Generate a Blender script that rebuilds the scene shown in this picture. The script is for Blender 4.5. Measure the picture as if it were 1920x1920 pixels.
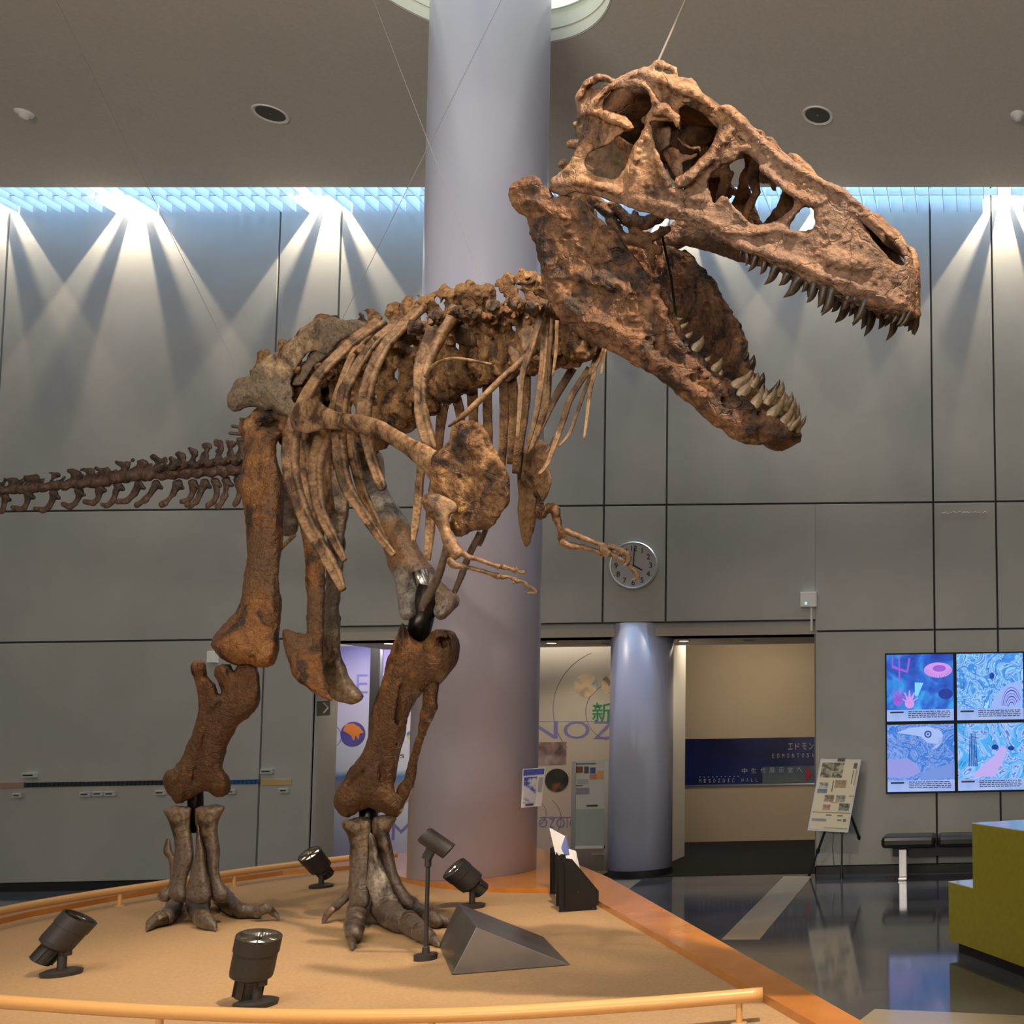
import bpy, bmesh, math, random
import numpy as np
from mathutils import Vector, Matrix, noise as mnoise

for o in list(bpy.data.objects): bpy.data.objects.remove(o)
SC = bpy.context.scene
COL = SC.collection
PI = math.pi

# ------------------------------------------------------------------ camera
FPX, PPX, PPY = 1844.0, 1890.0, 1232.0       # focal length and principal point for a 1920 px frame
YAW, PITCH, ROLL = 0.0304, math.atan(0.072), 0.017
EYE = 1.65
_F = np.array([math.sin(YAW)*math.cos(PITCH), math.cos(YAW)*math.cos(PITCH), math.sin(PITCH)])
_R0 = np.array([math.cos(YAW), -math.sin(YAW), 0.0])
_U0 = np.cross(_R0, _F)
_R = _R0*math.cos(ROLL) - _U0*math.sin(ROLL)
_U = _U0*math.cos(ROLL) + _R0*math.sin(ROLL)
CAMP = np.array([0.0, 0.0, EYE])
cam_data = bpy.data.cameras.new('camera')
cam_data.sensor_fit = 'HORIZONTAL'; cam_data.sensor_width = 36.0
cam_data.lens = FPX/1920*36.0
cam_data.shift_x = -(PPX-960)/1920; cam_data.shift_y = (PPY-960)/1920
cam_data.clip_end = 200; cam_data.clip_start = 0.05
cam = bpy.data.objects.new('camera', cam_data); COL.objects.link(cam)
M = Matrix(((_R[0], _U[0], -_F[0], 0), (_R[1], _U[1], -_F[1], 0), (_R[2], _U[2], -_F[2], EYE), (0, 0, 0, 1)))
cam.matrix_world = M
SC.camera = cam

# ------------------------------------------------------------------ world, exposure
W = bpy.data.worlds.new('world'); SC.world = W; W.use_nodes = True
W.node_tree.nodes['Background'].inputs[0].default_value = (0.35, 0.55, 1.0, 1)
W.node_tree.nodes['Background'].inputs[1].default_value = 0.6
vs = SC.view_settings
SC.display_settings.display_device = 'sRGB'
vs.view_transform = 'Standard'; vs.look = 'None'; vs.gamma = 1.0; vs.use_curve_mapping = False
vs.exposure = 0.0

def light(name, kind, loc, energy, color=(1, 1, 1), target=None, size=0.1, angle=60, blend=0.3, sizey=None, parent=None):
    d = bpy.data.lights.new(name, kind); d.energy = energy; d.color = color
    if kind == 'AREA':
        d.size = size
        if sizey: d.shape = 'RECTANGLE'; d.size_y = sizey
    elif kind == 'SPOT':
        d.spot_size = math.radians(angle); d.spot_blend = blend; d.shadow_soft_size = size
    else: d.shadow_soft_size = size
    o = bpy.data.objects.new(name, d); COL.objects.link(o)
    loc = Vector(loc); o.location = loc
    if target is not None:
        o.rotation_euler = (Vector(target)-loc).to_track_quat('-Z', 'Y').to_euler()
    if parent is not None:
        o.parent = parent; o.location = loc - parent.location
    return o

# unprojection helpers: pixel of the 1920 frame + depth (or plane) -> world point
def ray(x, y):
    return _F + (x-PPX)/FPX*_R - (y-PPY)/FPX*_U
def P(x, y, d):
    return CAMP + d*ray(x, y)
def onY(x, y, Y):
    v = ray(x, y); return CAMP + v*(Y/v[1])
def onX(x, y, X):
    v = ray(x, y); return CAMP + v*(X/v[0])
def onZ(x, y, Z):
    v = ray(x, y); return CAMP + v*((Z-EYE)/v[2])
def dZ(x, y, Z):
    return (Z-EYE)/ray(x, y)[2]
PLAT = 0.55                                    # height of the exhibition platform
WY = 11.56                                    # plane of the rear wall
CEIL, SLOT = 7.79, 11.0

KD = 0.88
def PR(x, y, d):                               # points of the skeleton (its depths are kept in a 1/0.88 scale)
    return P(x, y, d*KD)

CEIL = onY(1000, 400, WY)[2]                   # fins reach the wall at this height
SLOT = onZ(1000, 351, CEIL)[1]                # ceiling edge in front of the skylight slot

# broad room light: added fills and the cool skylight (levels tuned here)
L_AMB = light('hall_fill', 'AREA', (-4, 1.0, 7.2), 140, (1.0, 0.93, 0.84), target=(-5, 1.6, 0), size=9, sizey=4)  # added area fill for general ambience, not a modelled lamp
L_FRONT = light('front_fill', 'AREA', (3.4, -5.0, 3.6), 215, (1.0, 0.93, 0.84), target=(-4, 8, 2.6), size=9, sizey=5)  # added fill from behind the camera; no window is built there
L_UP = light('ceiling_bounce_fill', 'AREA', (-4, -4.5, 3.0), 800, (1.0, 0.90, 0.76), target=(-4, -1.0, 7.8), size=8, sizey=2)  # unseen fill added to brighten the ceiling in place of bounce
L_REC = light('passage_fill', 'AREA', (-7.6, 12.5, 3.0), 42, (0.95, 0.92, 1.0), target=(-7.6, 13.0, 0), size=1.6, sizey=.5)  # these three passage lights are unseen fills added to brighten the recess
L_REC2 = light('passage_fill', 'AREA', (-5.6, 12.5, 3.0), 30, (1.0, 0.88, 0.7), target=(-5.6, 13.2, 0), size=1.6, sizey=.5)
L_REC3 = light('passage_fill', 'AREA', (-3.6, 13.4, 3.1), 22, (1.0, 0.82, 0.58), target=(-3.6, 15.0, 0.6), size=1.2, sizey=.5)
L_SKY = light('skylight_panel', 'AREA', (-5.5, 11.28, 9.3), 680, (0.33, 0.60, 1.0), target=(-5.5, 11.28, 0), size=15, sizey=0.5)
WARM = (1.0, 0.74, 0.46)
# exhibition spots on the ceiling track in front of the skeleton
light('track_spot', 'SPOT', (0.6, 1.3, 7.7), 3000, (1.0, 0.77, 0.53), target=PR(1330, 380, 4.0), size=0.06, angle=34, blend=0.5)
light('track_spot', 'SPOT', (-3.0, 1.2, 7.7), 620, (1.0, 0.78, 0.55), target=PR(760, 760, 5.8), size=0.07, angle=42, blend=0.6)
light('track_spot', 'SPOT', (-0.6, 2.4, 7.3), 430, (1.0, 0.72, 0.42), target=PR(700, 1760, 5.6), size=0.08, angle=60, blend=0.8)
light('track_spot', 'SPOT', (-6.6, 3.0, 7.3), 350, (1.0, 0.72, 0.42), target=PR(120, 1780, 6.0), size=0.08, angle=56, blend=0.8)
light('track_spot', 'SPOT', (1.5, 3.6, 7.3), 370, (1.0, 0.74, 0.45), target=PR(1330, 1850, 4.6), size=0.08, angle=44, blend=0.8)
# wall washers in the slot above the fins
# ------------------------------------------------------------------ materials
def nt(m):
    return m.node_tree.nodes, m.node_tree.links
def mat(name, col, rough=0.5, metal=0.0, col2=None, nscale=3.0, ndetail=4, bump=0.0, bscale=40.0, emit=0.0, spec=0.5, coat=0.0, lo=0.35, hi=0.65, coord='Object'):
    m = bpy.data.materials.new(name); m.use_nodes = True
    N, L = nt(m); b = N['Principled BSDF']
    b.inputs['Base Color'].default_value = (*col, 1); b.inputs['Roughness'].default_value = rough
    b.inputs['Metallic'].default_value = metal; b.inputs['Specular IOR Level'].default_value = spec
    if coat: b.inputs['Coat Weight'].default_value = coat; b.inputs['Coat Roughness'].default_value = 0.08
    tc = N.new('ShaderNodeTexCoord')
    if col2 is not None:
        n = N.new('ShaderNodeTexNoise'); n.inputs['Scale'].default_value = nscale; n.inputs['Detail'].default_value = ndetail
        r = N.new('ShaderNodeValToRGB'); e = r.color_ramp.elements
        e[0].position = lo; e[0].color = (*col, 1); e[1].position = hi; e[1].color = (*col2, 1)
        L.new(tc.outputs[coord], n.inputs['Vector']); L.new(n.outputs['Fac'], r.inputs[0]); L.new(r.outputs[0], b.inputs['Base Color'])
    if bump:
        n = N.new('ShaderNodeTexNoise'); n.inputs['Scale'].default_value = bscale; n.inputs['Detail'].default_value = 3
        bp = N.new('ShaderNodeBump'); bp.inputs['Strength'].default_value = bump; bp.inputs['Distance'].default_value = 0.01
        L.new(tc.outputs[coord], n.inputs['Vector']); L.new(n.outputs['Fac'], bp.inputs['Height']); L.new(bp.outputs[0], b.inputs['Normal'])
    if emit:
        b.inputs['Emission Color'].default_value = (*col, 1); b.inputs['Emission Strength'].default_value = emit
    return m

def bone_mat(name, dark, mid, lightc, rough=0.5, patch=None, pscale=1.6, bump=0.55):
    m = bpy.data.materials.new(name); m.use_nodes = True
    N, L = nt(m); b = N['Principled BSDF']; b.inputs['Roughness'].default_value = rough
    b.inputs['Specular IOR Level'].default_value = 0.45
    tc = N.new('ShaderNodeTexCoord')
    n1 = N.new('ShaderNodeTexNoise'); n1.inputs['Scale'].default_value = 7; n1.inputs['Detail'].default_value = 7; n1.inputs['Roughness'].default_value = 0.62
    n1.inputs['Distortion'].default_value = 0.6
    r = N.new('ShaderNodeValToRGB'); r.color_ramp.elements[0].position = 0.40; r.color_ramp.elements[0].color = (*[c*.6 for c in dark], 1)
    r.color_ramp.elements[1].position = 0.64; r.color_ramp.elements[1].color = (*lightc, 1)
    e = r.color_ramp.elements.new(0.5); e.color = (*mid, 1)
    L.new(tc.outputs['Object'], n1.inputs['Vector']); L.new(n1.outputs['Fac'], r.inputs[0])
    src = r.outputs[0]
    if patch is not None:
        n3 = N.new('ShaderNodeTexNoise'); n3.inputs['Scale'].default_value = pscale; n3.inputs['Detail'].default_value = 3
        r3 = N.new('ShaderNodeValToRGB'); r3.color_ramp.elements[0].position = 0.47; r3.color_ramp.elements[1].position = 0.55
        mx = N.new('ShaderNodeMix'); mx.data_type = 'RGBA'
        L.new(tc.outputs['Object'], n3.inputs['Vector']); L.new(n3.outputs['Fac'], r3.inputs[0]); L.new(r3.outputs[0], mx.inputs[0])
        L.new(src, mx.inputs[6]); mx.inputs[7].default_value = (*patch, 1); src = mx.outputs[2]
    v = N.new('ShaderNodeTexNoise'); v.inputs['Scale'].default_value = 55; v.inputs['Detail'].default_value = 4
    r2 = N.new('ShaderNodeValToRGB'); r2.color_ramp.elements[0].position = 0.3; r2.color_ramp.elements[0].color = (0.28, 0.25, 0.23, 1)
    r2.color_ramp.elements[1].position = 0.55; r2.color_ramp.elements[1].color = (1, 1, 1, 1)
    mul = N.new('ShaderNodeMix'); mul.data_type = 'RGBA'; mul.blend_type = 'MULTIPLY'; mul.inputs[0].default_value = 0.7
    L.new(tc.outputs['Object'], v.inputs['Vector']); L.new(v.outputs['Fac'], r2.inputs[0])
    L.new(src, mul.inputs[6]); L.new(r2.outputs[0], mul.inputs[7]); L.new(mul.outputs[2], b.inputs['Base Color'])
    # fine relief: pits plus cracks
    vo = N.new('ShaderNodeTexVoronoi'); vo.feature = 'DISTANCE_TO_EDGE'; vo.inputs['Scale'].default_value = 9
    nw = N.new('ShaderNodeTexNoise'); nw.inputs['Scale'].default_value = 5; nw.inputs['Detail'].default_value = 5
    add = N.new('ShaderNodeMix'); add.data_type = 'RGBA'; add.inputs[0].default_value = 0.25
    L.new(tc.outputs['Object'], nw.inputs['Vector']); L.new(tc.outputs['Object'], add.inputs[6]); L.new(nw.outputs['Color'], add.inputs[7]); L.new(add.outputs[2], vo.inputs['Vector'])
    mr = N.new('ShaderNodeMapRange'); mr.inputs['From Max'].default_value = 0.035
    L.new(vo.outputs['Distance'], mr.inputs['Value'])
    nf = N.new('ShaderNodeTexNoise'); nf.inputs['Scale'].default_value = 38; nf.inputs['Detail'].default_value = 6; nf.inputs['Roughness'].default_value = 0.65
    L.new(tc.outputs['Object'], nf.inputs['Vector'])
    ad = N.new('ShaderNodeMath'); ad.operation = 'MULTIPLY_ADD'; ad.inputs[1].default_value = 0.22
    L.new(mr.outputs[0], ad.inputs[0]); L.new(nf.outputs['Fac'], ad.inputs[2])
    bp = N.new('ShaderNodeBump'); bp.inputs['Strength'].default_value = bump; bp.inputs['Distance'].default_value = 0.02
    L.new(ad.outputs[0], bp.inputs['Height']); L.new(bp.outputs[0], b.inputs['Normal'])
    return m

# ------------------------------------------------------------------ objects
_loc = {}
def wloc(o):
    return _loc.get(o.name, np.zeros(3)) if o is not None else np.zeros(3)
def props(o, label=None, cat=None, group=None, kind=None):
    if label: o['label'] = label
    if cat: o['category'] = cat
    if group: o['group'] = group
    if kind: o['kind'] = kind
    return o
def empty(name, loc, label, cat, group=None):
    o = bpy.data.objects.new(name, None); COL.objects.link(o)
    o.location = loc; o.empty_display_size = 0.1; _loc[o.name] = np.array(loc, float)
    return props(o, label, cat, group)
def mk(name, verts, faces, material, parent=None, smooth=False, label=None, cat=None, group=None, kind=None, bevel=0, mats=None, fmats=None):
    v = np.asarray(verts, float).reshape(-1, 3)
    if parent is None:
        org = np.array([(v[:, 0].min()+v[:, 0].max())/2, (v[:, 1].min()+v[:, 1].max())/2, v[:, 2].min()])
        if kind == 'structure': org = np.zeros(3)
    else:
        org = (v.min(0)+v.max(0))/2
    me = bpy.data.meshes.new(name)
    if isinstance(faces, np.ndarray):
        n = len(faces); k = faces.shape[1]
        me.vertices.add(len(v)); me.vertices.foreach_set('co', (v-org).ravel())
        me.loops.add(n*k); me.loops.foreach_set('vertex_index', faces.ravel().astype(np.int32))
        me.polygons.add(n); me.polygons.foreach_set('loop_start', np.arange(0, n*k, k, dtype=np.int32))
        me.polygons.foreach_set('loop_total', np.full(n, k, dtype=np.int32))
        me.update(calc_edges=True); me.validate()
    else:
        me.from_pydata([tuple(q) for q in (v-org)], [], faces); me.update()
    if mats:
        for q in mats: me.materials.append(q)
        if fmats is not None: me.polygons.foreach_set('material_index', fmats)
    else: me.materials.append(material)
    if smooth: me.polygons.foreach_set('use_smooth', [True]*len(me.polygons))
    o = bpy.data.objects.new(name, me); COL.objects.link(o)
    if parent is not None:
        o.parent = parent; o.location = org - wloc(parent)
    else: o.location = org
    _loc[o.name] = org
    props(o, label, cat, group, kind)
    if bevel:
        b = o.modifiers.new('bevel', 'BEVEL'); b.width = bevel; b.segments = 2; b.limit_method = 'ANGLE'
    return o

class MB:
    def __init__(s): s.v = []; s.f = []
    def add(s, verts, faces):
        n = len(s.v); s.v += [tuple(map(float, q)) for q in verts]; s.f += [tuple(i+n for i in q) for q in faces]; return s
    def box(s, x0, x1, y0, y1, z0, z1):
        return s.add([(x, y, z) for x in (x0, x1) for y in (y0, y1) for z in (z0, z1)],
                     [(0, 1, 3, 2), (4, 6, 7, 5), (0, 4, 5, 1), (2, 3, 7, 6), (0, 2, 6, 4), (1, 5, 7, 3)])
    def obox(s, c, hx, hy, hz, ax, ay, az):
        c = np.array(c, float); ax, ay, az = [np.array(q, float)/np.linalg.norm(q) for q in (ax, ay, az)]
        return s.add([c+ax*hx*i+ay*hy*j+az*hz*k for i in (-1, 1) for j in (-1, 1) for k in (-1, 1)],
                     [(0, 1, 3, 2), (4, 6, 7, 5), (0, 4, 5, 1), (2, 3, 7, 6), (0, 2, 6, 4), (1, 5, 7, 3)])
    def ring(s, c, a, b, n, r, r2=None):
        r2 = r if r2 is None else r2
        return [c+a*r*math.cos(2*PI*i/n)+b*r2*math.sin(2*PI*i/n) for i in range(n)]
    def lathe(s, c, prof, n=32, axis=(0, 0, 1), cap=True):   # prof: [(radius, height)]
        ax = np.array(axis, float); ax /= np.linalg.norm(ax)
        a = np.cross(ax, (0, 0, 1) if abs(ax[2]) < .9 else (1, 0, 0)); a /= np.linalg.norm(a); b = np.cross(ax, a)
        c = np.array(c, float); vs_ = []; fs = []
        for r, h in prof: vs_ += s.ring(c+ax*h, a, b, n, r)
        for k in range(len(prof)-1):
            for i in range(n):
                j = (i+1) % n; fs.append((k*n+i, k*n+j, (k+1)*n+j, (k+1)*n+i))
        if cap: fs.append(tuple(range(n-1, -1, -1))); fs.append(tuple(range((len(prof)-1)*n, len(prof)*n)))
        return s.add(vs_, fs)
    def tube(s, pts, rad, n=10, flat=1.0, fdir=None, cap=True, prof=None):
        pts = [np.array(p, float) for p in pts]
        rad = [rad]*len(pts) if np.isscalar(rad) else rad
        vs_ = []; fs = []; prev = None
        for k, p in enumerate(pts):
            t = pts[min(k+1, len(pts)-1)]-pts[max(k-1, 0)]; t /= (np.linalg.norm(t)+1e-9)
            ref = np.array(fdir, float) if fdir is not None else (prev if prev is not None else np.array((0, 0, 1.) if abs(t[2]) < .9 else (1., 0, 0)))
            a = ref-t*np.dot(ref, t); a /= (np.linalg.norm(a)+1e-9); b = np.cross(t, a); prev = a
            if prof is None: vs_ += s.ring(p, a, b, n, rad[k]*flat, rad[k])
            else: vs_ += [p+(a*u*flat+b*w)*rad[k] for u, w in prof]; n = len(prof)
        for k in range(len(pts)-1):
            for i in range(n):
                j = (i+1) % n; fs.append((k*n+i, k*n+j, (k+1)*n+j, (k+1)*n+i))
        if cap: fs.append(tuple(range(n-1, -1, -1))); fs.append(tuple(range((len(pts)-1)*n, len(pts)*n)))
        return s.add(vs_, fs)
    def prism(s, poly, off):     # planar polygon (3D points) extruded by vector
        poly = [np.array(p, float) for p in poly]; off = np.array(off, float); n = len(poly)
        return s.add(poly+[p+off for p in poly], [tuple(range(n-1, -1, -1)), tuple(range(n, 2*n))] + [(i, (i+1) % n, n+(i+1) % n, n+i) for i in range(n)])
    def build(s, name, material, parent=None, **k):
        return mk(name, s.v, s.f, material, parent, **k)

def spline(pts, n=8):     # Catmull-Rom through tuples of any length
    p = [np.array(q, float) for q in pts]
    if len(p) < 3: 
        return [p[0]+(p[-1]-p[0])*t/n for t in range(n+1)]
    out = []
    for i in range(len(p)-1):
        a = p[i-1] if i else 2*p[0]-p[1]; b, c = p[i], p[i+1]; d = p[i+2] if i+2 < len(p) else 2*p[-1]-p[-2]
        for k in range(n):
            t = k/n
            out.append(0.5*((2*b)+(-a+c)*t+(2*a-5*b+4*c-d)*t*t+(-a+3*b-3*c+d)*t**3))
    out.append(p[-1]); return out
def cspline(pts, n=3):    # closed
    p = [np.array(q, float) for q in pts]; m = len(p); out = []
    for i in range(m):
        a, b, c, d = p[i-1], p[i], p[(i+1) % m], p[(i+2) % m]
        for k in range(n):
            t = k/n
            out.append(0.5*((2*b)+(-a+c)*t+(2*a-5*b+4*c-d)*t*t+(-a+3*b-3*c+d)*t**3))
    return np.array(out)

def text_obj(name, s, loc, size, material, parent, right, up, extrude=0.002, align='LEFT', xs=1.0, shear=0, offset=0.0, space=1.0):
    c = bpy.data.curves.new(name, 'FONT'); c.body = s; c.size = size; c.extrude = extrude; c.align_x = align; c.align_y = 'BOTTOM_BASELINE'
    c.shear = shear; c.offset = offset; c.space_character = space; c.resolution_u = 3
    t = bpy.data.objects.new(name, c); COL.objects.link(t)
    dg = bpy.context.evaluated_depsgraph_get(); me = t.evaluated_get(dg).to_mesh()
    vv = np.array([q.co[:] for q in me.vertices]); ff = [tuple(q.vertices) for q in me.polygons]
    t.evaluated_get(dg).to_mesh_clear(); bpy.data.objects.remove(t)
    right = np.array(right, float); up = np.array(up, float); nrm = np.cross(right, up)
    W3 = np.array(loc)+np.outer(vv[:, 0]*xs, right)+np.outer(vv[:, 1], up)+np.outer(vv[:, 2], nrm)
    return mk(name, W3, ff, material, parent)
# ------------------------------------------------------------------ room shell
m_wall = mat('painted_concrete', (0.315, 0.325, 0.31), 0.42, col2=(0.375, 0.375, 0.36), nscale=0.9, ndetail=6, bump=0.12, bscale=6, spec=0.4)
m_joint = mat('joint_shadow_gap', (0.05, 0.05, 0.05), 0.8)
m_ceil = mat('ceiling_paint', (0.56, 0.52, 0.46), 0.85, col2=(0.60, 0.56, 0.49), nscale=30)
m_floor = mat('dark_polished_floor', (0.045, 0.048, 0.055), 0.08, col2=(0.085, 0.085, 0.09), nscale=1.3, ndetail=6, spec=0.6, bump=0.035, bscale=3)
m_strip = mat('beige_floor_inlay', (0.27, 0.235, 0.18), 0.16, col2=(0.32, 0.28, 0.22), nscale=2, bump=0.03, bscale=3)
m_black = mat('black_rubber', (0.012, 0.012, 0.013), 0.5)
m_beige = mat('beige_vinyl_wall', (0.46, 0.37, 0.26), 0.55, col2=(0.50, 0.41, 0.29), nscale=1.0)
m_white = mat('white_paint', (0.78, 0.78, 0.76), 0.5)
m_metal = mat('brushed_metal', (0.55, 0.55, 0.56), 0.3, metal=1)
m_colm = mat('lilac_lacquered_column', (0.52, 0.54, 0.71), 0.28, spec=0.5, bump=0.02, bscale=2.5)

XW0, XW1, YR = -15.0, 5.5, -6.5
MB().box(XW0-.2, XW1+.2, YR-.2, 16.2, -0.2, 0.0).build('floor', m_floor, kind='structure')
def strip(pts, name='floor_strip', m=m_strip, z=0.004):
    q = [onZ(x, y, 0.0) for x, y in pts]; q = [np.array((a[0], a[1], 0.001)) for a in q]
    MB().prism(q, (0, 0, z-0.001)).build(name, m, kind='structure')
strip([(1470, 1643), (1523, 1643), (1424, 1762), (1353, 1762)])
strip([(1147, 1652), (1203, 1650), (1150, 1690), (1120, 1690)])
strip([(1605, 1920), (1640, 1893), (2080, 1912), (2080, 2160), (1500, 2160), (1500, 1960)])
MB().box(XW0-.2, XW0, YR, WY, 0, 9.4).build('wall_left', m_wall, kind='structure')
MB().box(XW1, XW1+.2, YR, 16, 0, 9.4).build('wall_right', m_wall, kind='structure')
MB().box(XW0, XW1, YR-.2, YR, 0, 9.4).build('wall_front', m_wall, kind='structure')

def X_(x, y=700): return onY(x, y, WY)[0]
def Z_(y, x=1250): return onY(x, y, WY)[2]
jx = {k: X_(v) for k, v in dict(C=2, A=516, B=632, D=1136, E=1252, F=1747, G=1863).items()}
JX = [XW0, jx['C']-3.1-.72, jx['C']-.72, jx['C'], jx['A'], jx['B'], jx['D'], jx['E'], jx['F'], jx['G'], jx['G']+3.05, jx['G']+3.75, XW1]
z1, z2, zl, zb = Z_(947), Z_(1188), Z_(1167), Z_(1192)
XL, XR = onY(585, 1400, WY)[0], onY(1528, 1400, WY)[0]
ZT = 9.4
b = MB()                                        # backing slab behind the cladding panels
b.box(XW0, XL, WY+.03, WY+.4, 0, ZT); b.box(XR, XW1, WY+.03, WY+.4, 0, ZT); b.box(XL, XR, WY+.06, WY+.4, zb, ZT)
wb = b.build('wall_back', m_wall, kind='structure')
b = MB(); b.box(XW0, XW1, WY+.025, WY+.035, zl, ZT); b.box(XW0, XL-.03, WY+.025, WY+.032, 0.09, zl); b.box(XR+.03, XW1, WY+.025, WY+.032, 0.09, zl)
b.build('joint_backing', m_joint, wb)
g = 0.011
def panel(x0, x1, za, zb_):
    if x1-x0 < 0.05: return
    MB().box(x0+g, x1-g, WY-.012, WY+.028, za+g, zb_-g).build('wall_panel', m_wall, wb, bevel=0.004)
for i in range(len(JX)-1):
    a, c = JX[i], JX[i+1]
    panel(a, c, z1, ZT)
    lo = zl if (c > XL+.01 and a < XR-.01) else z2
    if lo == zl and a < XL: panel(a, XL, z2, z1); panel(XL-2*g, c, zl, z1)
    elif lo == zl and c > XR: panel(a, XR+2*g, zl, z1); panel(XR, c, z2, z1)
    else: panel(a, c, lo, z1)
    if c <= XL or a >= XR: panel(a, c, 0.09, z2)
    elif a < XL: panel(a, XL, 0.09, z2)
    elif c > XR: panel(XR, c, 0.09, z2)
MB().box(XW0, XL, WY-.02, WY+.03, 0, .09).box(XR, XW1, WY-.02, WY+.03, 0, .09).build('baseboard_back', m_black, kind='structure')
# plaster scar on the wall cladding
rs = random.Random(5)
s_ = MB()
for k in range(34):
    p = onY(1766+k*2.6, 961+rs.uniform(-1, 2.0), WY-.014); s_.lathe(p, [(rs.uniform(.006, .014), -.004), (.004, .006)], 7, axis=(0, -1, 0))
s_.build('plaster_scar', mat('chipped_plaster', (0.5, 0.48, 0.44), 0.8), wb)

# recess behind the doorway
m_soff = mat('soffit_paint', (0.42, 0.39, 0.35), 0.7)
MB().box(XL, XR, WY+.05, WY+1.3, zb, zb+.1).build('trim_1', m_soff, kind='structure')
MB().box(XL-3, XR+3, WY+.4, 16, zb+.55, zb+.65).build('trim_2', m_soff, kind='structure')
MB().box(XL-.4, XL+.006, WY+.03, WY+.42, 0, zb).build('trim_3', m_wall, kind='structure')
m_dark = mat('dark_grey_paint', (0.2, 0.19, 0.18), 0.7)  # plain darker grey, used on the right doorway edge
YG = 13.3
x_g = onY(1262, 1400, YG)[0]
MB().box(XL-4, x_g, YG, YG+.15, 0, zb+.6).build('wall_recess_left', m_beige, kind='structure')
YB = 15.2
MB().box(x_g-1, XR+3, YB, YB+.15, 0, zb+.6).build('wall_recess_back', m_beige, kind='structure')
MB().box(XR, XR+.15, WY+.4, YB, 0, zb+.6).build('wall_recess_right', m_beige, kind='structure')
q = [onZ(x, y, 0) for x, y in ((1240, 1632), (1527, 1634))]
MB().box(q[0][0]-.6, XR, WY+.1, YB, 0.001, 0.006).build('carpet_strip', mat('black_carpet', (0.006, 0.006, 0.006), 0.95, bump=.3, bscale=200), kind='structure')
MB().box(x_g-.02, x_g+.1, 12.2, YG+.2, 0, zb+.55).build('trim_4', m_white, kind='structure')
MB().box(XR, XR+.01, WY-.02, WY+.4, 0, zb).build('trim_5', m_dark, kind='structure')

# ------------------------------------------------------------------ ceiling with round opening
RC = .452; yc_ = onZ(890, 1650, PLAT+.035)[1]+RC
CC = np.array((onY(888, 1600, yc_)[0], yc_))          # column axis
RH = 1.08; hc = onZ(990, 80, CEIL); HC = np.array((hc[0], hc[1]-RH))
n = 96; v = []; f = []
for i in range(n):
    a = 2*PI*i/n; v.append((HC[0]+RH*math.cos(a), HC[1]+RH*math.sin(a), CEIL))
def rectpt(a):
    dx, dy = math.cos(a), math.sin(a); t = 1e9
    if dx > 0: t = min(t, (XW1-HC[0])/dx)
    if dx < 0: t = min(t, (XW0-HC[0])/dx)
    if dy > 0: t = min(t, (SLOT-HC[1])/dy)
    if dy < 0: t = min(t, (YR-HC[1])/dy)
    return (HC[0]+dx*t, HC[1]+dy*t)
angs = [2*PI*i/n for i in range(n)]
cor = [math.atan2(y-HC[1], x-HC[0]) % (2*PI) for x in (XW0, XW1) for y in (YR, SLOT)]
for c_ in cor:
    k = min(range(n), key=lambda i: abs(angs[i]-c_)); angs[k] = c_
for a in angs: x, y = rectpt(a); v.append((x, y, CEIL))
for i in range(n): j = (i+1) % n; f.append((i, j, n+j, n+i))
nv = len(v); v += [(x, y, z+.12) for x, y, z in v]; f += [(nv+a, nv+d, nv+c, nv+b_) for a, b_, c, d in f]
f += [(n+i, n+(i+1) % n, nv+n+(i+1) % n, nv+n+i) for i in range(n)]
mk('ceiling', v, f, m_ceil, kind='structure')
m_cove = mat('pale_green_cove', (0.68, 0.70, 0.62), 0.6)
cv = MB(); cc3 = (HC[0], HC[1], CEIL)
prof = [(RH+.01, -.005), (RH+.01, .30), (RH-.16, .30), (RH-.16, .75), (RH+.4, .75), (RH+.4, .76)]
cv.lathe(cc3, prof, 96, cap=False)
cv.build('trim_6', m_cove, kind='structure', smooth=False)
cv = MB(); cv.lathe(cc3, [(RH-.03, .28), (.1, .28)], 64, cap=False)
lr = cv.build('cove_lamp', mat('cove_lamp_glow', (0.93, 1.0, 0.9), .5, emit=.8), label='round glowing ceiling lamp panel set in the opening around the big column', cat='lamp')
MB().box(XW0, XW1, SLOT-.1, SLOT-.005, CEIL+.02, ZT).build('trim_7', m_white, kind='structure')
MB().box(XW0, XW1, SLOT-.1, WY+.4, ZT, ZT+.1).build('ceiling_slot', m_white, kind='structure')

# louvre: white fins hung in the skylight slot, wall washers above
m_fin = mat('white_louvre_metal', (0.60, 0.62, 0.64), 0.45)
lou = empty('slot_louvre', (-5, (SLOT+WY)/2, CEIL), 'row of white metal fins hung in the skylight slot along the back wall', 'louvre')
FS = 0.1605; FB, FH = CEIL+.0, .165
x_ref = onZ(1662, 352, FB)[0]
fb = MB().box(0, .006, SLOT, WY-.02, FB, FB+FH)
xs = []; x = x_ref
while x > -12.9: x -= FS
while x < 1.6: x += FS; xs.append(x)
m0 = None
for x in xs:
    if m0 is None:
        f0 = MB().box(x, x+.006, SLOT, WY-.02, FB, FB+FH).build('fin', m_fin, lou); m0 = f0.data; l0 = Vector(f0.location); x0_ = x
    else:
        o = f0.copy(); COL.objects.link(o); o.location = l0+Vector((x-x0_, 0, 0))
rb = MB().box(xs[0], xs[-1], WY-.30, WY-.285, FB+.06, FB+.14)
rb.build('support_rail', m_fin, lou)
m_lampg = mat('washer_lens', (1.0, 0.86, 0.62), .4, emit=12)
wash = [2, 268, 614, 925, 1275, 1566, 1893]
k = 0
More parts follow.
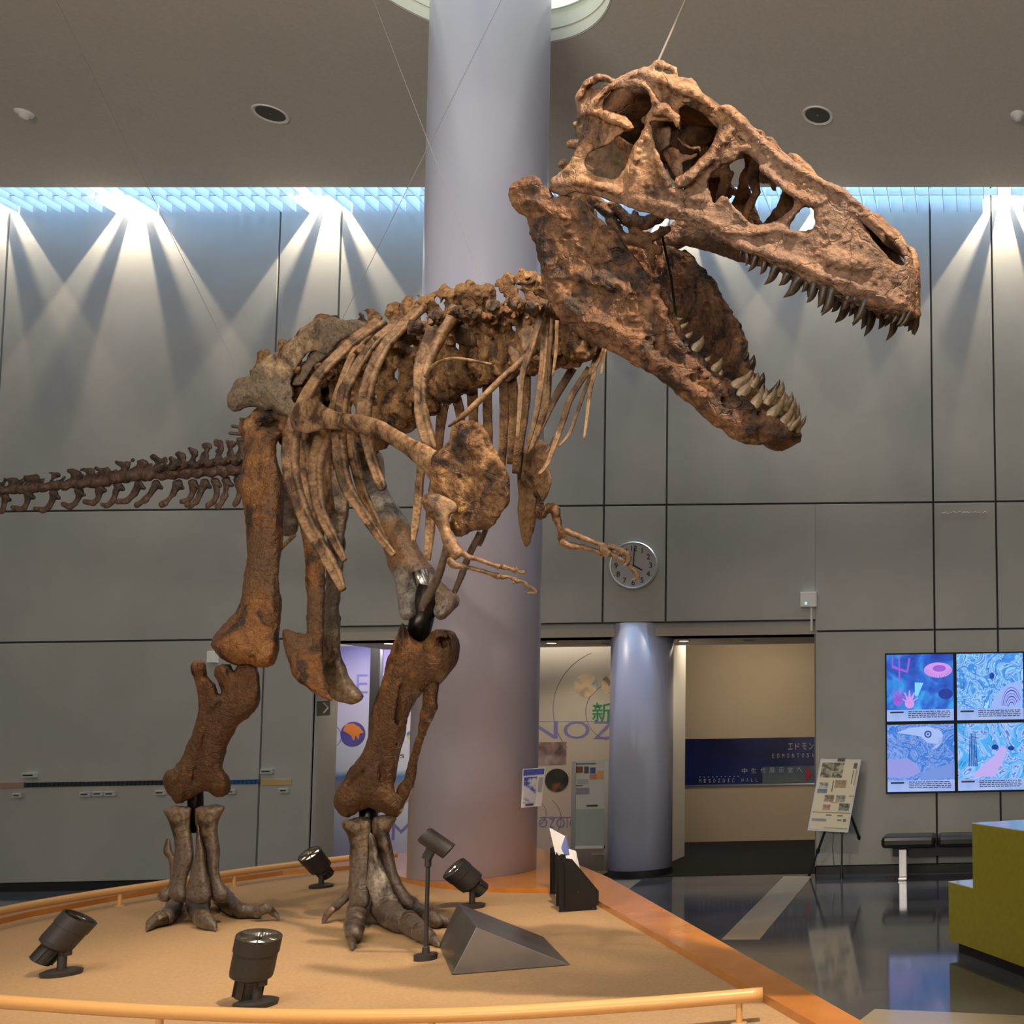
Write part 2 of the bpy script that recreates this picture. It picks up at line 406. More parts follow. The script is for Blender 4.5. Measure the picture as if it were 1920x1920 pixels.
WLAB = ['casting the beam at the far left edge', 'casting the broad beam above the tail', 'casting the beam above the hip bone', 'hidden behind the big column', 'above the open jaws', 'casting the beam behind the snout', 'casting the beam at the far right edge']
for px, wl in zip(wash, WLAB):
    X0 = onY(px, 420, WY)[0]
    i = min(range(len(xs)), key=lambda i: abs(xs[i]+FS/2-X0)); X0 = xs[i]+FS/2+.003
    Zl = FB+FH+.20
    c = (X0, WY-.25, Zl)
    e = empty('wall_washer', c, 'small wall washer lamp in the skylight slot, '+wl, 'lamp', 'wall washer lamps in the skylight slot')
    MB().lathe((X0, WY-.25, Zl+.02), [(.055, 0), (.055, .14), (.03, .16)], 20).build('housing', m_white, e)
    light('washer_light', 'SPOT', (X0, WY-.25, Zl), 320 if px in (268, 614, 1893) else 210, (1.0, 0.80, 0.55), target=(X0, WY-.02, Zl-.75), size=.012, angle=96, blend=.25)

def downlight(px, py, r, lab, dark=True):
    c = onZ(px, py, CEIL); e = empty('ceiling_downlight', (c[0], c[1], CEIL-.03), lab, 'downlight')
    MB().lathe((c[0], c[1], CEIL), [(r*.82, .0), (r, -.012), (r*1.04, 0)], 40, cap=False).build('trim_ring', m_white, e)
    MB().lathe((c[0], c[1], CEIL), [(r*.82, -.004), (.01, -.0041)], 40, cap=False).build('lamp_opening', mat('unlit_lamp_well', (0.06, 0.05, 0.035), .6), e)
downlight(507, 213, .15, 'unlit round downlight in the ceiling left of the big column')
downlight(1533, 216, .15, 'unlit round downlight in the ceiling right of the big column')
for px, py, w_ in ((45, 211, 'left'), (1908, 215, 'right')):
    c = onZ(px, py, CEIL)
    MB().lathe((c[0], c[1], CEIL), [(.075, 0), (.07, -.02), (.04, -.03), (.035, -.055), (.0, -.06)], 28, cap=False).build('smoke_detector', m_white, label='small white smoke detector on the ceiling at the far '+w_, cat='detector', smooth=True)
for px, py, lit in ((1034, 1205, 1), (1282, 1201, 1), (730, 1206, 1), (1138, 1206, 0), (1405, 1200, 0)):
    c = onZ(px, py, zb)
    e = empty('recessed_downlight', (c[0], c[1], zb-.01), {1034: 'lit downlight in the entrance soffit beside the big column', 1282: 'lit downlight in the entrance soffit above the beige passage', 730: 'lit downlight in the entrance soffit above the left shin bone', 1138: 'dark spot lamp recessed in the soffit left of the small column', 1405: 'dark slim lamp recessed in the soffit above the blue sign'}[px], 'downlight')
    MB().lathe((c[0], c[1], zb), [(.075, 0), (.075, -.008), (.06, -.01)], 28, cap=False).build('trim_ring', m_soff, e)
    MB().lathe((c[0], c[1], zb), [(.062, -.006), (.005, -.0061)], 28, cap=False).build('lens', mat('soffit_lens', (1.0, 0.85, 0.6), .5, emit=5) if lit else m_black, e)
    if lit: light('soffit_light', 'SPOT', (c[0], c[1]+.2, zb-.05), 26, (1, .84, .62), target=(c[0], c[1]+.6, 0), size=.06, angle=130, blend=.7)

# ------------------------------------------------------------------ columns
print('COL', CC, 'HOLE', HC, 'CEIL', CEIL, 'SLOT', SLOT)
cb = MB().lathe((CC[0], CC[1], PLAT+.036), [(RC, 0), (RC, 8.6-PLAT-.02)], 96)
cb.build('round_column', m_colm, smooth=False, label='big glossy lilac round column rising behind the skeleton', cat='column')
for p_ in COL.objects['round_column'].data.polygons: p_.use_smooth = len(p_.vertices) == 4
cx2 = onY(1203, 1400, WY+.31)
e = empty('small_round_column', (cx2[0], WY+.31, 0), 'shorter lilac round column standing in the doorway under the lintel', 'column')
R2 = .355
cs = MB().lathe((cx2[0], WY+.31, 0), [(R2, .085), (R2, zl)], 72).build('shaft', m_colm, e)
for p_ in cs.data.polygons: p_.use_smooth = len(p_.vertices) == 4
MB().lathe((cx2[0], WY+.31, 0), [(R2+.006, 0), (R2+.006, .085)], 72).build('base_ring', m_black, e)
# ------------------------------------------------------------------ exhibition platform
m_tan = mat('tan_platform_carpet', (0.345, 0.225, 0.118), 0.85, col2=(0.40, 0.262, 0.142), nscale=70, ndetail=2, bump=.25, bscale=160)
m_wood = mat('orange_varnished_wood', (0.46, 0.17, 0.03), 0.25, col2=(0.54, 0.21, 0.045), nscale=5, coat=.4)
m_rail = mat('ochre_lacquered_rail', (0.60, 0.34, 0.13), 0.3, coat=.3)
pl = empty('exhibition_platform', (-3.2, 5.2, 0), 'low tan carpeted platform with orange wood border carrying the skeleton', 'platform')
def pz(x, y, z): q = onZ(x, y, z); return np.array((q[0], q[1]))
inner_px = [(-220, 1795), (-60, 1748), (50, 1721), (200, 1692), (300, 1674), (430, 1655), (530, 1641), (655, 1631), (700, 1637), (747, 1651), (790, 1662), (875, 1671), (950, 1674), (1075, 1676)]
inner = [pz(x, y, PLAT) for x, y in inner_px]
far = [pz(x, y, PLAT) for x, y in ((1123, 1700), (1500, 1920))]
dirr = (far[1]-far[0]); dirr /= np.linalg.norm(dirr)
end = far[1]+dirr*2.6
lfar = inner[0]
front = [end, np.array((end[0]-1.2, end[1]-.9)), np.array((-2.6, end[1]-.9)), np.array((-4.2, 2.2)), np.array((-6.2, 3.0)), np.array((-7.6, 4.1))]
carpet = inner+[far[0]]+front
MB().prism([(p[0], p[1], 0.0) for p in carpet], (0, 0, PLAT)).build('carpet_deck', m_tan, pl)
outer_px = [(-260, 1770), (-60, 1722), (50, 1697), (200, 1668), (300, 1655), (430, 1637), (530, 1623), (655, 1609), (700, 1605), (750, 1600), (820, 1595), (900, 1590), (960, 1588), (1006, 1588)]
HB = PLAT+.035
outer = [pz(x, y, HB) for x, y in outer_px]
orr = [pz(x, y, HB) for x, y in ((1141, 1645), (1625, 1920))]
od = orr[1]-orr[0]; od /= np.linalg.norm(od); oend = orr[1]+od*2.6
vi = inner+[far[0], end]; vo = outer+[orr[0], oend]
v = []; f = []
for a, b_ in zip(vi, vo): v += [(a[0], a[1], HB), (b_[0], b_[1], HB), (a[0], a[1], PLAT-.02), (b_[0], b_[1], 0)]
for i in range(len(vi)-1):
    a = 4*i; c = a+4; f += [(a, c, c+1, a+1), (a+2, c+2, c, a), (a+1, c+1, c+3, a+3)]
f += [(4*(len(vi)-1)+k for k in (0, 1, 3, 2))]; f[-1] = tuple(f[-1])
mk('wood_border', v, f, m_wood, pl)

ra = empty('rear_guard_rail', (-5.5, 6.3, PLAT), 'ochre low guard rail curving along the back left edge of the platform', 'rail')
rz = PLAT+.105
pts = spline([onZ(x, y, rz) for x, y in ((-180, 1757), (0, 1709), (150, 1681), (300, 1658), (440, 1636), (560, 1620), (655, 1609), (745, 1602))], 8)
MB().tube(pts, .026, 14).build('rail_tube', m_rail, ra, smooth=True)
for x, y in ((185, 1699), (431, 1663)):
    q = onZ(x, y, PLAT); j = min(pts, key=lambda p: (p[0]-q[0])**2+(p[1]-q[1])**2)
    MB().lathe((j[0], j[1], PLAT), [(.03, 0), (.03, .006), (.013, .008), (.013, .1)], 14).build('post', m_rail, ra)
fr = empty('front_guard_rail', (-2.8, 3.5, PLAT), 'ochre low guard rail along the front edge of the platform, ending at right', 'rail')
pts = spline([onZ(x, y, rz) for x, y in ((-160, 1863), (0, 1878), (300, 1897), (600, 1906), (900, 1901), (1200, 1883), (1430, 1864))], 10)
q = MB().tube(pts, .026, 18); q.build('rail_tube', m_rail, fr, smooth=True)
for px in (313, 822, 1380):
    j = min(pts, key=lambda p: abs((PPX+FPX*np.dot(p-CAMP, _R)/np.dot(p-CAMP, _F))-px))
    MB().lathe((j[0], j[1], PLAT), [(.03, 0), (.03, .006), (.012, .008), (.012, .1)], 14).build('post', m_rail, fr)
# ------------------------------------------------------------------ bone modeller: signed distance fields -> surface nets
# fields live in (x, y, w): picture-plane pixels at the bone's own depth plus depth offset in the same unit
_rng = np.random.RandomState(7)
_LAT = _rng.rand(64, 64, 64).astype(np.float32)*2-1
def vnoise(x, y, z):
    xi = np.floor(x).astype(int); yi = np.floor(y).astype(int); zi = np.floor(z).astype(int)
    fx = x-xi; fy = y-yi; fz = z-zi
    fx = fx*fx*(3-2*fx); fy = fy*fy*(3-2*fy); fz = fz*fz*(3-2*fz)
    xi &= 63; yi &= 63; zi &= 63; x1 = (xi+1) & 63; y1 = (yi+1) & 63; z1_ = (zi+1) & 63
    def L(a, b, t): return a+(b-a)*t
    return L(L(L(_LAT[xi, yi, zi], _LAT[x1, yi, zi], fx), L(_LAT[xi, y1, zi], _LAT[x1, y1, zi], fx), fy),
             L(L(_LAT[xi, yi, z1_], _LAT[x1, yi, z1_], fx), L(_LAT[xi, y1, z1_], _LAT[x1, y1, z1_], fx), fy), fz)
def poly_sdf(px, py, poly):
    poly = np.asarray(poly, np.float32); d = np.full(px.shape, 1e9, np.float32); ins = np.zeros(px.shape, bool)
    n = len(poly)
    for i in range(n):
        ax, ay = poly[i][:2]; bx, by = poly[(i+1) % n][:2]
        ex, ey = bx-ax, by-ay; wx, wy = px-ax, py-ay
        t = np.clip((wx*ex+wy*ey)/(ex*ex+ey*ey+1e-9), 0, 1)
        d = np.minimum(d, (wx-ex*t)**2+(wy-ey*t)**2)
        if ay != by:
            c = ((ay > py) != (by > py)) & (px < (bx-ax)*(py-ay)/(by-ay)+ax); ins ^= c
    d = np.sqrt(d); return np.where(ins, -d, d)
def smin(a, b, k):
    if k <= 0: return np.minimum(a, b)
    h = np.clip(.5+.5*(b-a)/k, 0, 1); return b*(1-h)+a*h-k*h*(1-h)

# primitives
def chain(pts, flat=1.0, k=4, sub=False):              # pts (x, y, w, r)
    return dict(t='c', p=[tuple(q) for q in pts], flat=flat, k=k, sub=sub)
def plate(poly, w=0.0, T=6.0, t0=None, rim=12.0, holes=(), k=4, smooth=2, curve=None, sub=False):
    poly = cspline(poly, smooth) if smooth > 1 else np.array(poly, float)
    return dict(t='p', p=poly, w=w, T=T, t0=T*.35 if t0 is None else t0, rim=rim, holes=[cspline(h, smooth) if smooth > 1 else np.array(h, float) for h in holes], k=k, curve=curve, sub=sub)

def field(prims, vox, nz=(), pad=None):
    lo = np.array([1e9]*3); hi = -lo
    for q in prims:
        if q['sub']: continue
        if q['t'] == 'c':
            for a in q['p']:
                r = a[3]; rr = np.array((r, r, r*q['flat'])); c = np.array(a[:3]); lo = np.minimum(lo, c-rr); hi = np.maximum(hi, c+rr)
        else:
            p = q['p']; ws = [q['w']]
            if q['curve'] is not None:
                ws = [q['w']+q['curve'](np.array([a[0]]), np.array([a[1]]))[0] for a in p]
            lo = np.minimum(lo, (p[:, 0].min(), p[:, 1].min(), min(ws)-q['T'])); hi = np.maximum(hi, (p[:, 0].max(), p[:, 1].max(), max(ws)+q['T']))
    lo -= 3*vox+3; hi += 3*vox+3
    n = np.ceil((hi-lo)/vox).astype(int)+1
    gx = (lo[0]+np.arange(n[0])*vox).astype(np.float32); gy = (lo[1]+np.arange(n[1])*vox).astype(np.float32); gz = (lo[2]+np.arange(n[2])*vox).astype(np.float32)
    F = np.full(n, 30.0, np.float32)
    for q in prims:
        kk = q['k']+2*vox+4
        if q['t'] == 'c':
            P_ = q['p']; 
            if len(P_) == 1: P_ = [P_[0], (P_[0][0]+.01, P_[0][1], P_[0][2], P_[0][3])]
            C = None
            for a, b in zip(P_[:-1], P_[1:]):
                r = max(a[3], b[3]); ext = np.array((r, r, r*max(q['flat'], .05)))+kk
                l = np.minimum(a[:3], b[:3])-ext; h = np.maximum(a[:3], b[:3])+ext
                i0 = np.clip(((l-lo)/vox).astype(int), 0, n); i1 = np.clip(((h-lo)/vox).astype(int)+2, 0, n)
                if (i1 <= i0).any(): continue
                s = tuple(slice(i0[m], i1[m]) for m in range(3))
                X = gx[s[0]][:, None, None]; Y = gy[s[1]][None, :, None]; Z = gz[s[2]][None, None, :]
                ab = np.array(b[:3])-np.array(a[:3]); fl = q['flat']; abz = ab[2]/fl
                dx, dy, dz = X-a[0], Y-a[1], (Z-a[2])/fl
                t = np.clip((dx*ab[0]+dy*ab[1]+dz*abz)/(ab[0]**2+ab[1]**2+abz**2+1e-6), 0, 1)
                d = (np.sqrt((dx-ab[0]*t)**2+(dy-ab[1]*t)**2+(dz-abz*t)**2)-(a[3]+(b[3]-a[3])*t))*min(1, fl if fl < 1 else 1)
                if q['sub']: F[s] = -smin(-F[s], d, q['k'])
                else:
                    if C is None: C = np.full(n, 30.0, np.float32) if len(P_) > 2 else None
                    if C is None: F[s] = smin(F[s], d, q['k'])
                    else: C[s] = np.minimum(C[s], d)
            if C is not None and not q['sub']: F = smin(F, C, q['k'])
        else:
            X, Y = np.meshgrid(gx, gy, indexing='ij')
            d2 = poly_sdf(X, Y, q['p'])
            for h in q['holes']: d2 = np.maximum(d2, -poly_sdf(X, Y, h))
            u = np.clip(-d2/q['rim'], 0, 1); T = q['t0']+(q['T']-q['t0'])*np.sqrt(1-(1-u)**2)
            w = q['w']+(q['curve'](X, Y) if q['curve'] is not None else 0)*np.ones_like(X)
            dz = np.abs(gz[None, None, :]-w[:, :, None])-T[:, :, None]
            a = d2[:, :, None]+2.0; b = dz+2.0
            d = np.minimum(np.maximum(a, b), 0)+np.sqrt(np.maximum(a, 0)**2+np.maximum(b, 0)**2)-2.0
            F = -smin(-F, d, q['k']) if q['sub'] else smin(F, d.astype(np.float32), q['k'])
    if len(nz):
        m = np.abs(F) < 14
        I = np.nonzero(m)
        x, y, z = gx[I[0]], gy[I[1]], gz[I[2]]
        acc = np.zeros(len(x), np.float32)
        for q_ in nz:
            amp, sc = q_[0], q_[1]; st = q_[2] if len(q_) > 2 else 1.0
            o = sc*1.7+11
            if sc < 0: acc += amp*(2*np.abs(vnoise(x/-sc+o, y/-sc/st+o*2, z/-sc+o*3))-.6)
            else: acc += amp*vnoise(x/sc+o, y/sc/st+o*2, z/sc+o*3)
        F[I] += acc
    return F, lo, vox

def nets(F, lo, vox):
    ins = F < 0
    a = ins[:-1, :-1, :-1]; cnt = np.zeros(a.shape, np.int8)
    for i in (0, 1):
        for j in (0, 1):
            for k in (0, 1): cnt += ins[i:i+a.shape[0], j:j+a.shape[1], k:k+a.shape[2]]
    act = (cnt > 0) & (cnt < 8)
    I = np.argwhere(act); m = len(I)
    if not m: return None
    idx = np.full(a.shape, -1, np.int64); idx[tuple(I.T)] = np.arange(m)
    acc = np.zeros((m, 3)); num = np.zeros(m)
    cs = [(i, j, k) for i in (0, 1) for j in (0, 1) for k in (0, 1)]
    val = {c: F[I[:, 0]+c[0], I[:, 1]+c[1], I[:, 2]+c[2]] for c in cs}
    for c in cs:
        for ax in range(3):
            if c[ax]: continue
            e = list(c); e[ax] = 1; e = tuple(e)
            va, vb = val[c], val[e]; cr = (va < 0) != (vb < 0)
            t = np.where(cr, va/(va-vb+1e-12), 0)
            pt = np.tile(np.array(c, float), (m, 1)); pt[:, ax] = t
            acc += pt*cr[:, None]; num += cr
    V = lo+(I+acc/num[:, None])*vox
    Q = []
    for ax in range(3):
        sl0 = [slice(None)]*3; sl1 = [slice(None)]*3
        u, v = [(1, 2), (2, 0), (0, 1)][ax]
        sl0[ax] = slice(0, -1); sl1[ax] = slice(1, None)
        for q in (u, v): sl0[q] = slice(1, -1); sl1[q] = slice(1, -1)
        A = ins[tuple(sl0)]; B = ins[tuple(sl1)]
        E = np.argwhere(A != B)
        if not len(E): continue
        neg = A[tuple(E.T)]
        off = np.zeros(3, int); off[u] = 1; off[v] = 1
        E = E+off; eu = np.zeros(3, int); eu[u] = 1; ev = np.zeros(3, int); ev[v] = 1
        g_ = lambda z: idx[z[:, 0], z[:, 1], z[:, 2]]
        a0, a1, a2, a3 = g_(E-eu-ev), g_(E-ev), g_(E), g_(E-eu)
        q1 = np.stack([a0, a1, a2, a3], 1); q1[~neg] = q1[~neg][:, ::-1]
        Q.append(q1)
    Q = np.concatenate(Q); Q = Q[(Q >= 0).all(1)]
    return V, Q
def vray(x, y):
    x = np.asarray(x)[:, None]; y = np.asarray(y)[:, None]
    return _F+(x-PPX)/FPX*_R-(y-PPY)/FPX*_U

def bone(name, prims, base, material, parent, vox=3.0, nz=((2.0, 16), (1.0, 7)), warp=None, label=None, mirror=None):
    """base: depth (number, or function of x, y) in skeleton units; w px offset -> depth."""
    F, lo, vx = field(prims, vox, nz); r = nets(F, lo, vx)
    if r is None: print('EMPTY', name); return None
    V, Q = r
    if warp is not None: Wd = warp(V)
    else:
        b = base(V[:, 0], V[:, 1]) if callable(base) else np.full(len(V), float(base))
        d = (b+V[:, 2]*b/FPX)*KD
        Wd = CAMP+vray(V[:, 0], V[:, 1])*d[:, None]
    # image handedness: x right, y down, w away -> flip check by signed volume
    def vol(Wq, Qq):
        c = Wq.mean(0); a, b_, c_ = Wq[Qq[:, 0]]-c, Wq[Qq[:, 1]]-c, Wq[Qq[:, 2]]-c
        return np.einsum('ij,ij->i', a, np.cross(b_, c_)).sum()
    if vol(Wd, Q) < 0: Q = Q[:, ::-1].copy()
    o = mk(name, Wd, Q, material, parent, smooth=True, label=label)
    if mirror is not None:
        o2 = mk(name, mirror(Wd), Q[:, ::-1].copy(), material, parent, smooth=True); return o, o2
    return o
def crop(x0, y0, s, pts):       # points measured in an enlarged crop -> frame pixels (first two numbers; radius too)
    return [(x0+p[0]/s, y0+p[1]/s)+tuple(q for q in p[2:]) for p in pts]
# ------------------------------------------------------------------ skeleton
SK = (0.36, 0.20, 0.105)
m_skull = bone_mat('skull_bone', (0.12, 0.05, 0.022), (0.30, 0.145, 0.065), (0.48, 0.29, 0.16), .42, patch=(0.22, 0.125, 0.08), bump=.8)
m_jaw = bone_mat('jaw_bone', (0.035, 0.016, 0.008), (0.135, 0.058, 0.023), (0.29, 0.14, 0.06), .42, bump=.8)
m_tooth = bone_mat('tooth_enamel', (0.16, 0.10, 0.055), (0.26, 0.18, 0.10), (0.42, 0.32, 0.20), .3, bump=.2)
m_toothd = bone_mat('shaded_tooth_enamel', (0.03, 0.018, 0.012), (0.055, 0.035, 0.024), (0.10, 0.07, 0.045), .3, bump=.2)  # darkened enamel copy: shade on the upper and far teeth put into colour
m_rib = bone_mat('rib_bone', (0.09, 0.045, 0.02), (0.21, 0.12, 0.06), (0.33, 0.21, 0.115), .45, bump=.3)
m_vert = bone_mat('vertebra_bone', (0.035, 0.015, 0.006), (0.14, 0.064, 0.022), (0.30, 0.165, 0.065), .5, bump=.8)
m_tail = bone_mat('tail_bone', (0.032, 0.018, 0.013), (0.062, 0.034, 0.025), (0.105, 0.062, 0.042), .5, bump=.5)
m_leg = bone_mat('leg_bone', (0.04, 0.017, 0.005), (0.145, 0.056, 0.012), (0.24, 0.108, 0.03), .45, patch=(0.095, 0.045, 0.018), bump=.8)
m_foot = bone_mat('foot_bone', (0.07, 0.045, 0.03), (0.15, 0.105, 0.07), (0.24, 0.18, 0.12), .3, patch=(0.12, 0.095, 0.08), bump=.3)
m_footl = bone_mat('pale_foot_bone', (0.12, 0.10, 0.085), (0.22, 0.19, 0.165), (0.34, 0.31, 0.28), .25, bump=.25)
m_grey = bone_mat('grey_femur_bone', (0.15, 0.12, 0.10), (0.24, 0.22, 0.205), (0.36, 0.34, 0.32), .3, patch=(0.22, 0.12, 0.06), pscale=1.7, bump=.3)
m_il = bone_mat('hip_bone', (0.10, 0.065, 0.04), (0.25, 0.17, 0.10), (0.40, 0.29, 0.17), .6, patch=(0.14, 0.105, 0.075), bump=.6)
m_steel = mat('dark_steel_armature', (0.02, 0.016, 0.013), .25, metal=.6)
m_chrome = mat('chrome_sleeve', (0.6, 0.6, 0.6), .2, metal=1)
m_dark = bone_mat('dark_bone_and_skull_shade', (0.04, 0.022, 0.012), (0.09, 0.05, 0.025), (0.16, 0.09, 0.045), .6, bump=.6)  # dark brown rib head; on skull panels the colour stands for shade
rx = empty('dinosaur_skeleton', (-3.2, 5.3, PLAT), 'huge brown mounted skeleton of a two-legged meat-eating dinosaur with open toothed jaws', 'skeleton')

# ---- head frame: mid-plane of skull and jaw
HA = PR(1719, 545, 3.72); ha = math.radians(23); hr = math.radians(7)
hf = np.array((math.cos(ha), -math.sin(ha), 0.0)); hl = np.array((math.sin(ha)*math.cos(hr), math.cos(ha)*math.cos(hr), math.sin(hr)))
def head_warp(xs_, ws_):
    def w(V):
        rr = vray(V[:, 0], V[:, 1]); off = -np.interp(V[:, 0], xs_, ws_)*KD
        t = ((HA-CAMP)@hl+off)/(rr@hl)
        t = t*(1+V[:, 2]/FPX); return CAMP+rr*t[:, None]
    return w
def head_mirror(Wd):
    s = (Wd-HA)@hl; return Wd-2*s[:, None]*hl
SX = [950, 1040, 1150, 1250, 1350, 1450, 1550, 1620, 1670, 1700, 1722]
SWd = [.33, .33, .33, .30, .24, .20, .165, .13, .095, .05, -.004]
wu = head_warp(SX, SWd)

C1 = lambda pts: crop(920, 80, 4, pts)
C2 = lambda pts: crop(1280, 160, 4, pts)
C3 = lambda pts: crop(960, 480, 3.31, pts)
C4 = lambda pts: crop(420, 480, 4, pts)
C5 = lambda pts: crop(740, 480, 4.364, pts)
C6 = lambda pts: crop(740, 760, 3.84, pts)
C7 = lambda pts: crop(380, 760, 3.31, pts)
C8 = lambda pts: crop(260, 1180, 3.097, pts)
def CH(c, sc, pts, **k):     # chain given in crop units with radius in crop units: (x, y, r[, w])
    out = []
    for p in pts:
        x, y = c([(p[0], p[1])])[0]; out.append((x, y, p[3] if len(p) > 3 else 0.0, p[2]/sc))
    return chain(out, **k)

up_out = C1([(445, 1060), (480, 1010), (560, 950), (640, 850), (668, 760), (690, 660), (735, 605), (790, 625), (830, 615), (900, 640), (970, 640), (1010, 668), (1060, 640), (1060, 610), (1000, 570), (930, 540), (850, 520), (760, 510),
              (705, 560), (715, 500), (770, 420), (850, 340), (970, 250), (1080, 205), (1200, 195), (1300, 220), (1400, 250), (1500, 275), (1560, 330), (1640, 450), (1685, 480), (1760, 465), (1830, 500)])
up_out += C2([(440, 210), (540, 320), (640, 420), (760, 530), (870, 590), (1000, 680), (1120, 740), (1230, 790), (1320, 870), (1420, 960), (1500, 1050), (1580, 1110), (1650, 1190), (1710, 1290), (1745, 1400), (1755, 1500), (1750, 1640), (1735, 1725),
              (1690, 1720), (1600, 1690), (1450, 1640), (1330, 1590), (1200, 1580), (1100, 1520), (950, 1490), (850, 1450), (750, 1390), (640, 1330), (540, 1280), (440, 1240), (380, 1200), (300, 1170), (200, 1120), (100, 1070), (0, 1030)])
up_out += C1([(1280, 1310), (1100, 1260), (950, 1210), (800, 1160), (640, 1120), (540, 1150), (450, 1110)])
# the lateral temporal opening cuts in from between the two rear bars; give the outline without that notch
up_out2 = C1([(445, 1060), (480, 1010), (560, 950), (640, 850), (668, 760), (690, 660), (700, 600), (700, 555)])+up_out[19:]
h_temporal = C1([(708, 900), (730, 850), (770, 815), (870, 755), (985, 690), (1060, 660), (1075, 630), (1010, 560), (920, 520), (850, 500), (850, 450), (870, 395), (930, 352), (1050, 345), (1150, 348), (1215, 400), (1210, 480), (1180, 560), (1165, 615), (1130, 690), (1060, 780), (1035, 870), (1005, 950), (950, 1010), (905, 1025), (820, 1000), (740, 955)])
h_orbit = C1([(1192, 610), (1210, 590), (1300, 585), (1390, 600), (1415, 660), (1430, 600), (1420, 500), (1500, 458), (1600, 458), (1660, 520), (1700, 610), (1700, 690), (1670, 790), (1600, 880), (1500, 955), (1400, 1020), (1395, 1060), (1455, 1085), (1430, 1120), (1370, 1115), (1310, 1040), (1270, 930), (1235, 850), (1215, 760), (1200, 690)])
h_antorb = C2([(400, 560), (430, 510), (500, 520), (585, 590), (640, 640), (740, 735), (800, 810), (832, 870), (815, 925), (745, 995), (650, 1040), (510, 1042), (430, 960), (350, 860), (290, 825), (235, 880), (205, 800), (190, 720), (250, 640), (330, 585)])
h_maxf = C2([(800, 1083), (820, 1020), (880, 935), (930, 912), (980, 945), (993, 1010), (975, 1065), (900, 1088)])
h_lac = C2([(415, 365), (450, 370), (478, 400), (470, 420), (430, 410)])
h_nar = C2([(1345, 1012), (1400, 1025), (1480, 1085), (1560, 1145), (1620, 1210), (1652, 1290), (1660, 1350), (1600, 1335), (1530, 1270), (1450, 1180), (1380, 1095)])
pr = [plate(up_out2, w=6, T=11, t0=4, rim=22, holes=[h_temporal, h_orbit, h_antorb, h_maxf, h_lac, h_nar], k=0, smooth=2)]
# ridges, bars and bosses
pr += [CH(C2, 4, [(300, 170, 30, -2), (440, 280, 32, -2), (600, 430, 30, -3), (760, 570, 27, -4), (920, 665, 26, -4), (1080, 745, 24, -3), (1220, 815, 22, -2), (1340, 910, 20, 0), (1470, 1060, 18, 2), (1600, 1160, 18, 4), (1700, 1320, 16, 6)], k=6),
       CH(C2, 4, [(600, 620, 20, -3), (720, 730, 24, -5), (840, 820, 28, -5), (980, 880, 30, -4)], k=8),
       CH(C2, 4, [(360, 330, 40, 0), (280, 430, 45, -2), (200, 540, 40, -4), (110, 640, 38, -6), (30, 710, 42, -8), (-20, 740, 34, -8)], k=8),
       CH(C2, 4, [(330, 1090, 24, -4), (500, 1110, 26, -5), (700, 1080, 22, -5), (830, 1110, 24, -5)], k=9),
       CH(C2, 4, [(420, 1190, 34, -3), (640, 1250, 40, -4), (850, 1340, 42, -5), (1050, 1420, 44, -5), (1250, 1480, 40, -2), (1420, 1560, 38, 0), (1620, 1640, 36, 2)], k=10),
       CH(C2, 4, [(1120, 1300, 60, -2), (1240, 1340, 60, -2), (1350, 1330, 55, 0)], k=14),
       CH(C1, 4, [(480, 1050, 30, 0), (620, 1040, 34, -3), (780, 1060, 34, -5), (900, 1100, 30, -6), (950, 1130, 20, -4)], k=6),
       CH(C1, 4, [(1100, 1180, 30, -2), (1300, 1230, 34, -3), (1480, 1280, 36, -3), (1640, 1330, 34, -3), (1800, 1420, 28, -2)], k=10),
       CH(C1, 4, [(1180, 640, 14, -2), (1120, 760, 26, -4), (1080, 880, 34, -6), (1040, 980, 34, -4)], k=10),
       CH(C1, 4, [(1195, 700, 14, -2), (1240, 860, 22, -5), (1290, 1000, 26, -6), (1340, 1110, 26, -5), (1440, 1150, 26, -4), (1600, 1180, 30, -3)], k=9),
       CH(C1, 4, [(740, 620, 12, 2), (690, 740, 18, 0), (640, 860, 22, -2), (570, 960, 22, -3)], k=7),
       CH(C1, 4, [(980, 665, 14, -4), (880, 740, 16, -4), (760, 800, 18, -4)], k=6),
       CH(C1, 4, [(740, 520, 24, -6), (860, 545, 30, -10), (960, 590, 30, -12), (1040, 630, 24, -12)], k=5),
       CH(C1, 4, [(715, 540, 14, -4), (800, 420, 18, -6), (900, 330, 16, -6), (1000, 275, 14, -4), (1110, 225, 16, -2)], k=5),
       CH(C1, 4, [(900, 345, 10, -2), (1020, 310, 20, 0), (1130, 300, 28, -3), (1190, 350, 24, -8), (1230, 430, 24, -10), (1260, 500, 26, -10)], k=6),
       CH(C1, 4, [(1150, 240, 34, 0), (1280, 270, 44, -5), (1400, 320, 46, -8), (1500, 370, 42, -10), (1600, 430, 30, -6), (1680, 500, 26, 0)], k=10),
       CH(C1, 4, [(1230, 520, 30, -8), (1320, 500, 36, -10), (1390, 560, 26, -12), (1400, 620, 14, -14)], k=7),
       CH(C1, 4, [(1220, 190, 22, 4), (1260, 160, 28, 6), (1310, 185, 26, 6), (1370, 205, 20, 6), (1395, 240, 16, 4)], k=5),
       CH(C1, 4, [(1240, 165, 12, 2), (1280, 150, 15, 2), (1340, 185, 12, 2)], k=3),
       CH(C2, 4, [(270, 900, 18, -2), (330, 850, 16, -4), (400, 950, 14, -4), (470, 1030, 14, -4)], k=5)]
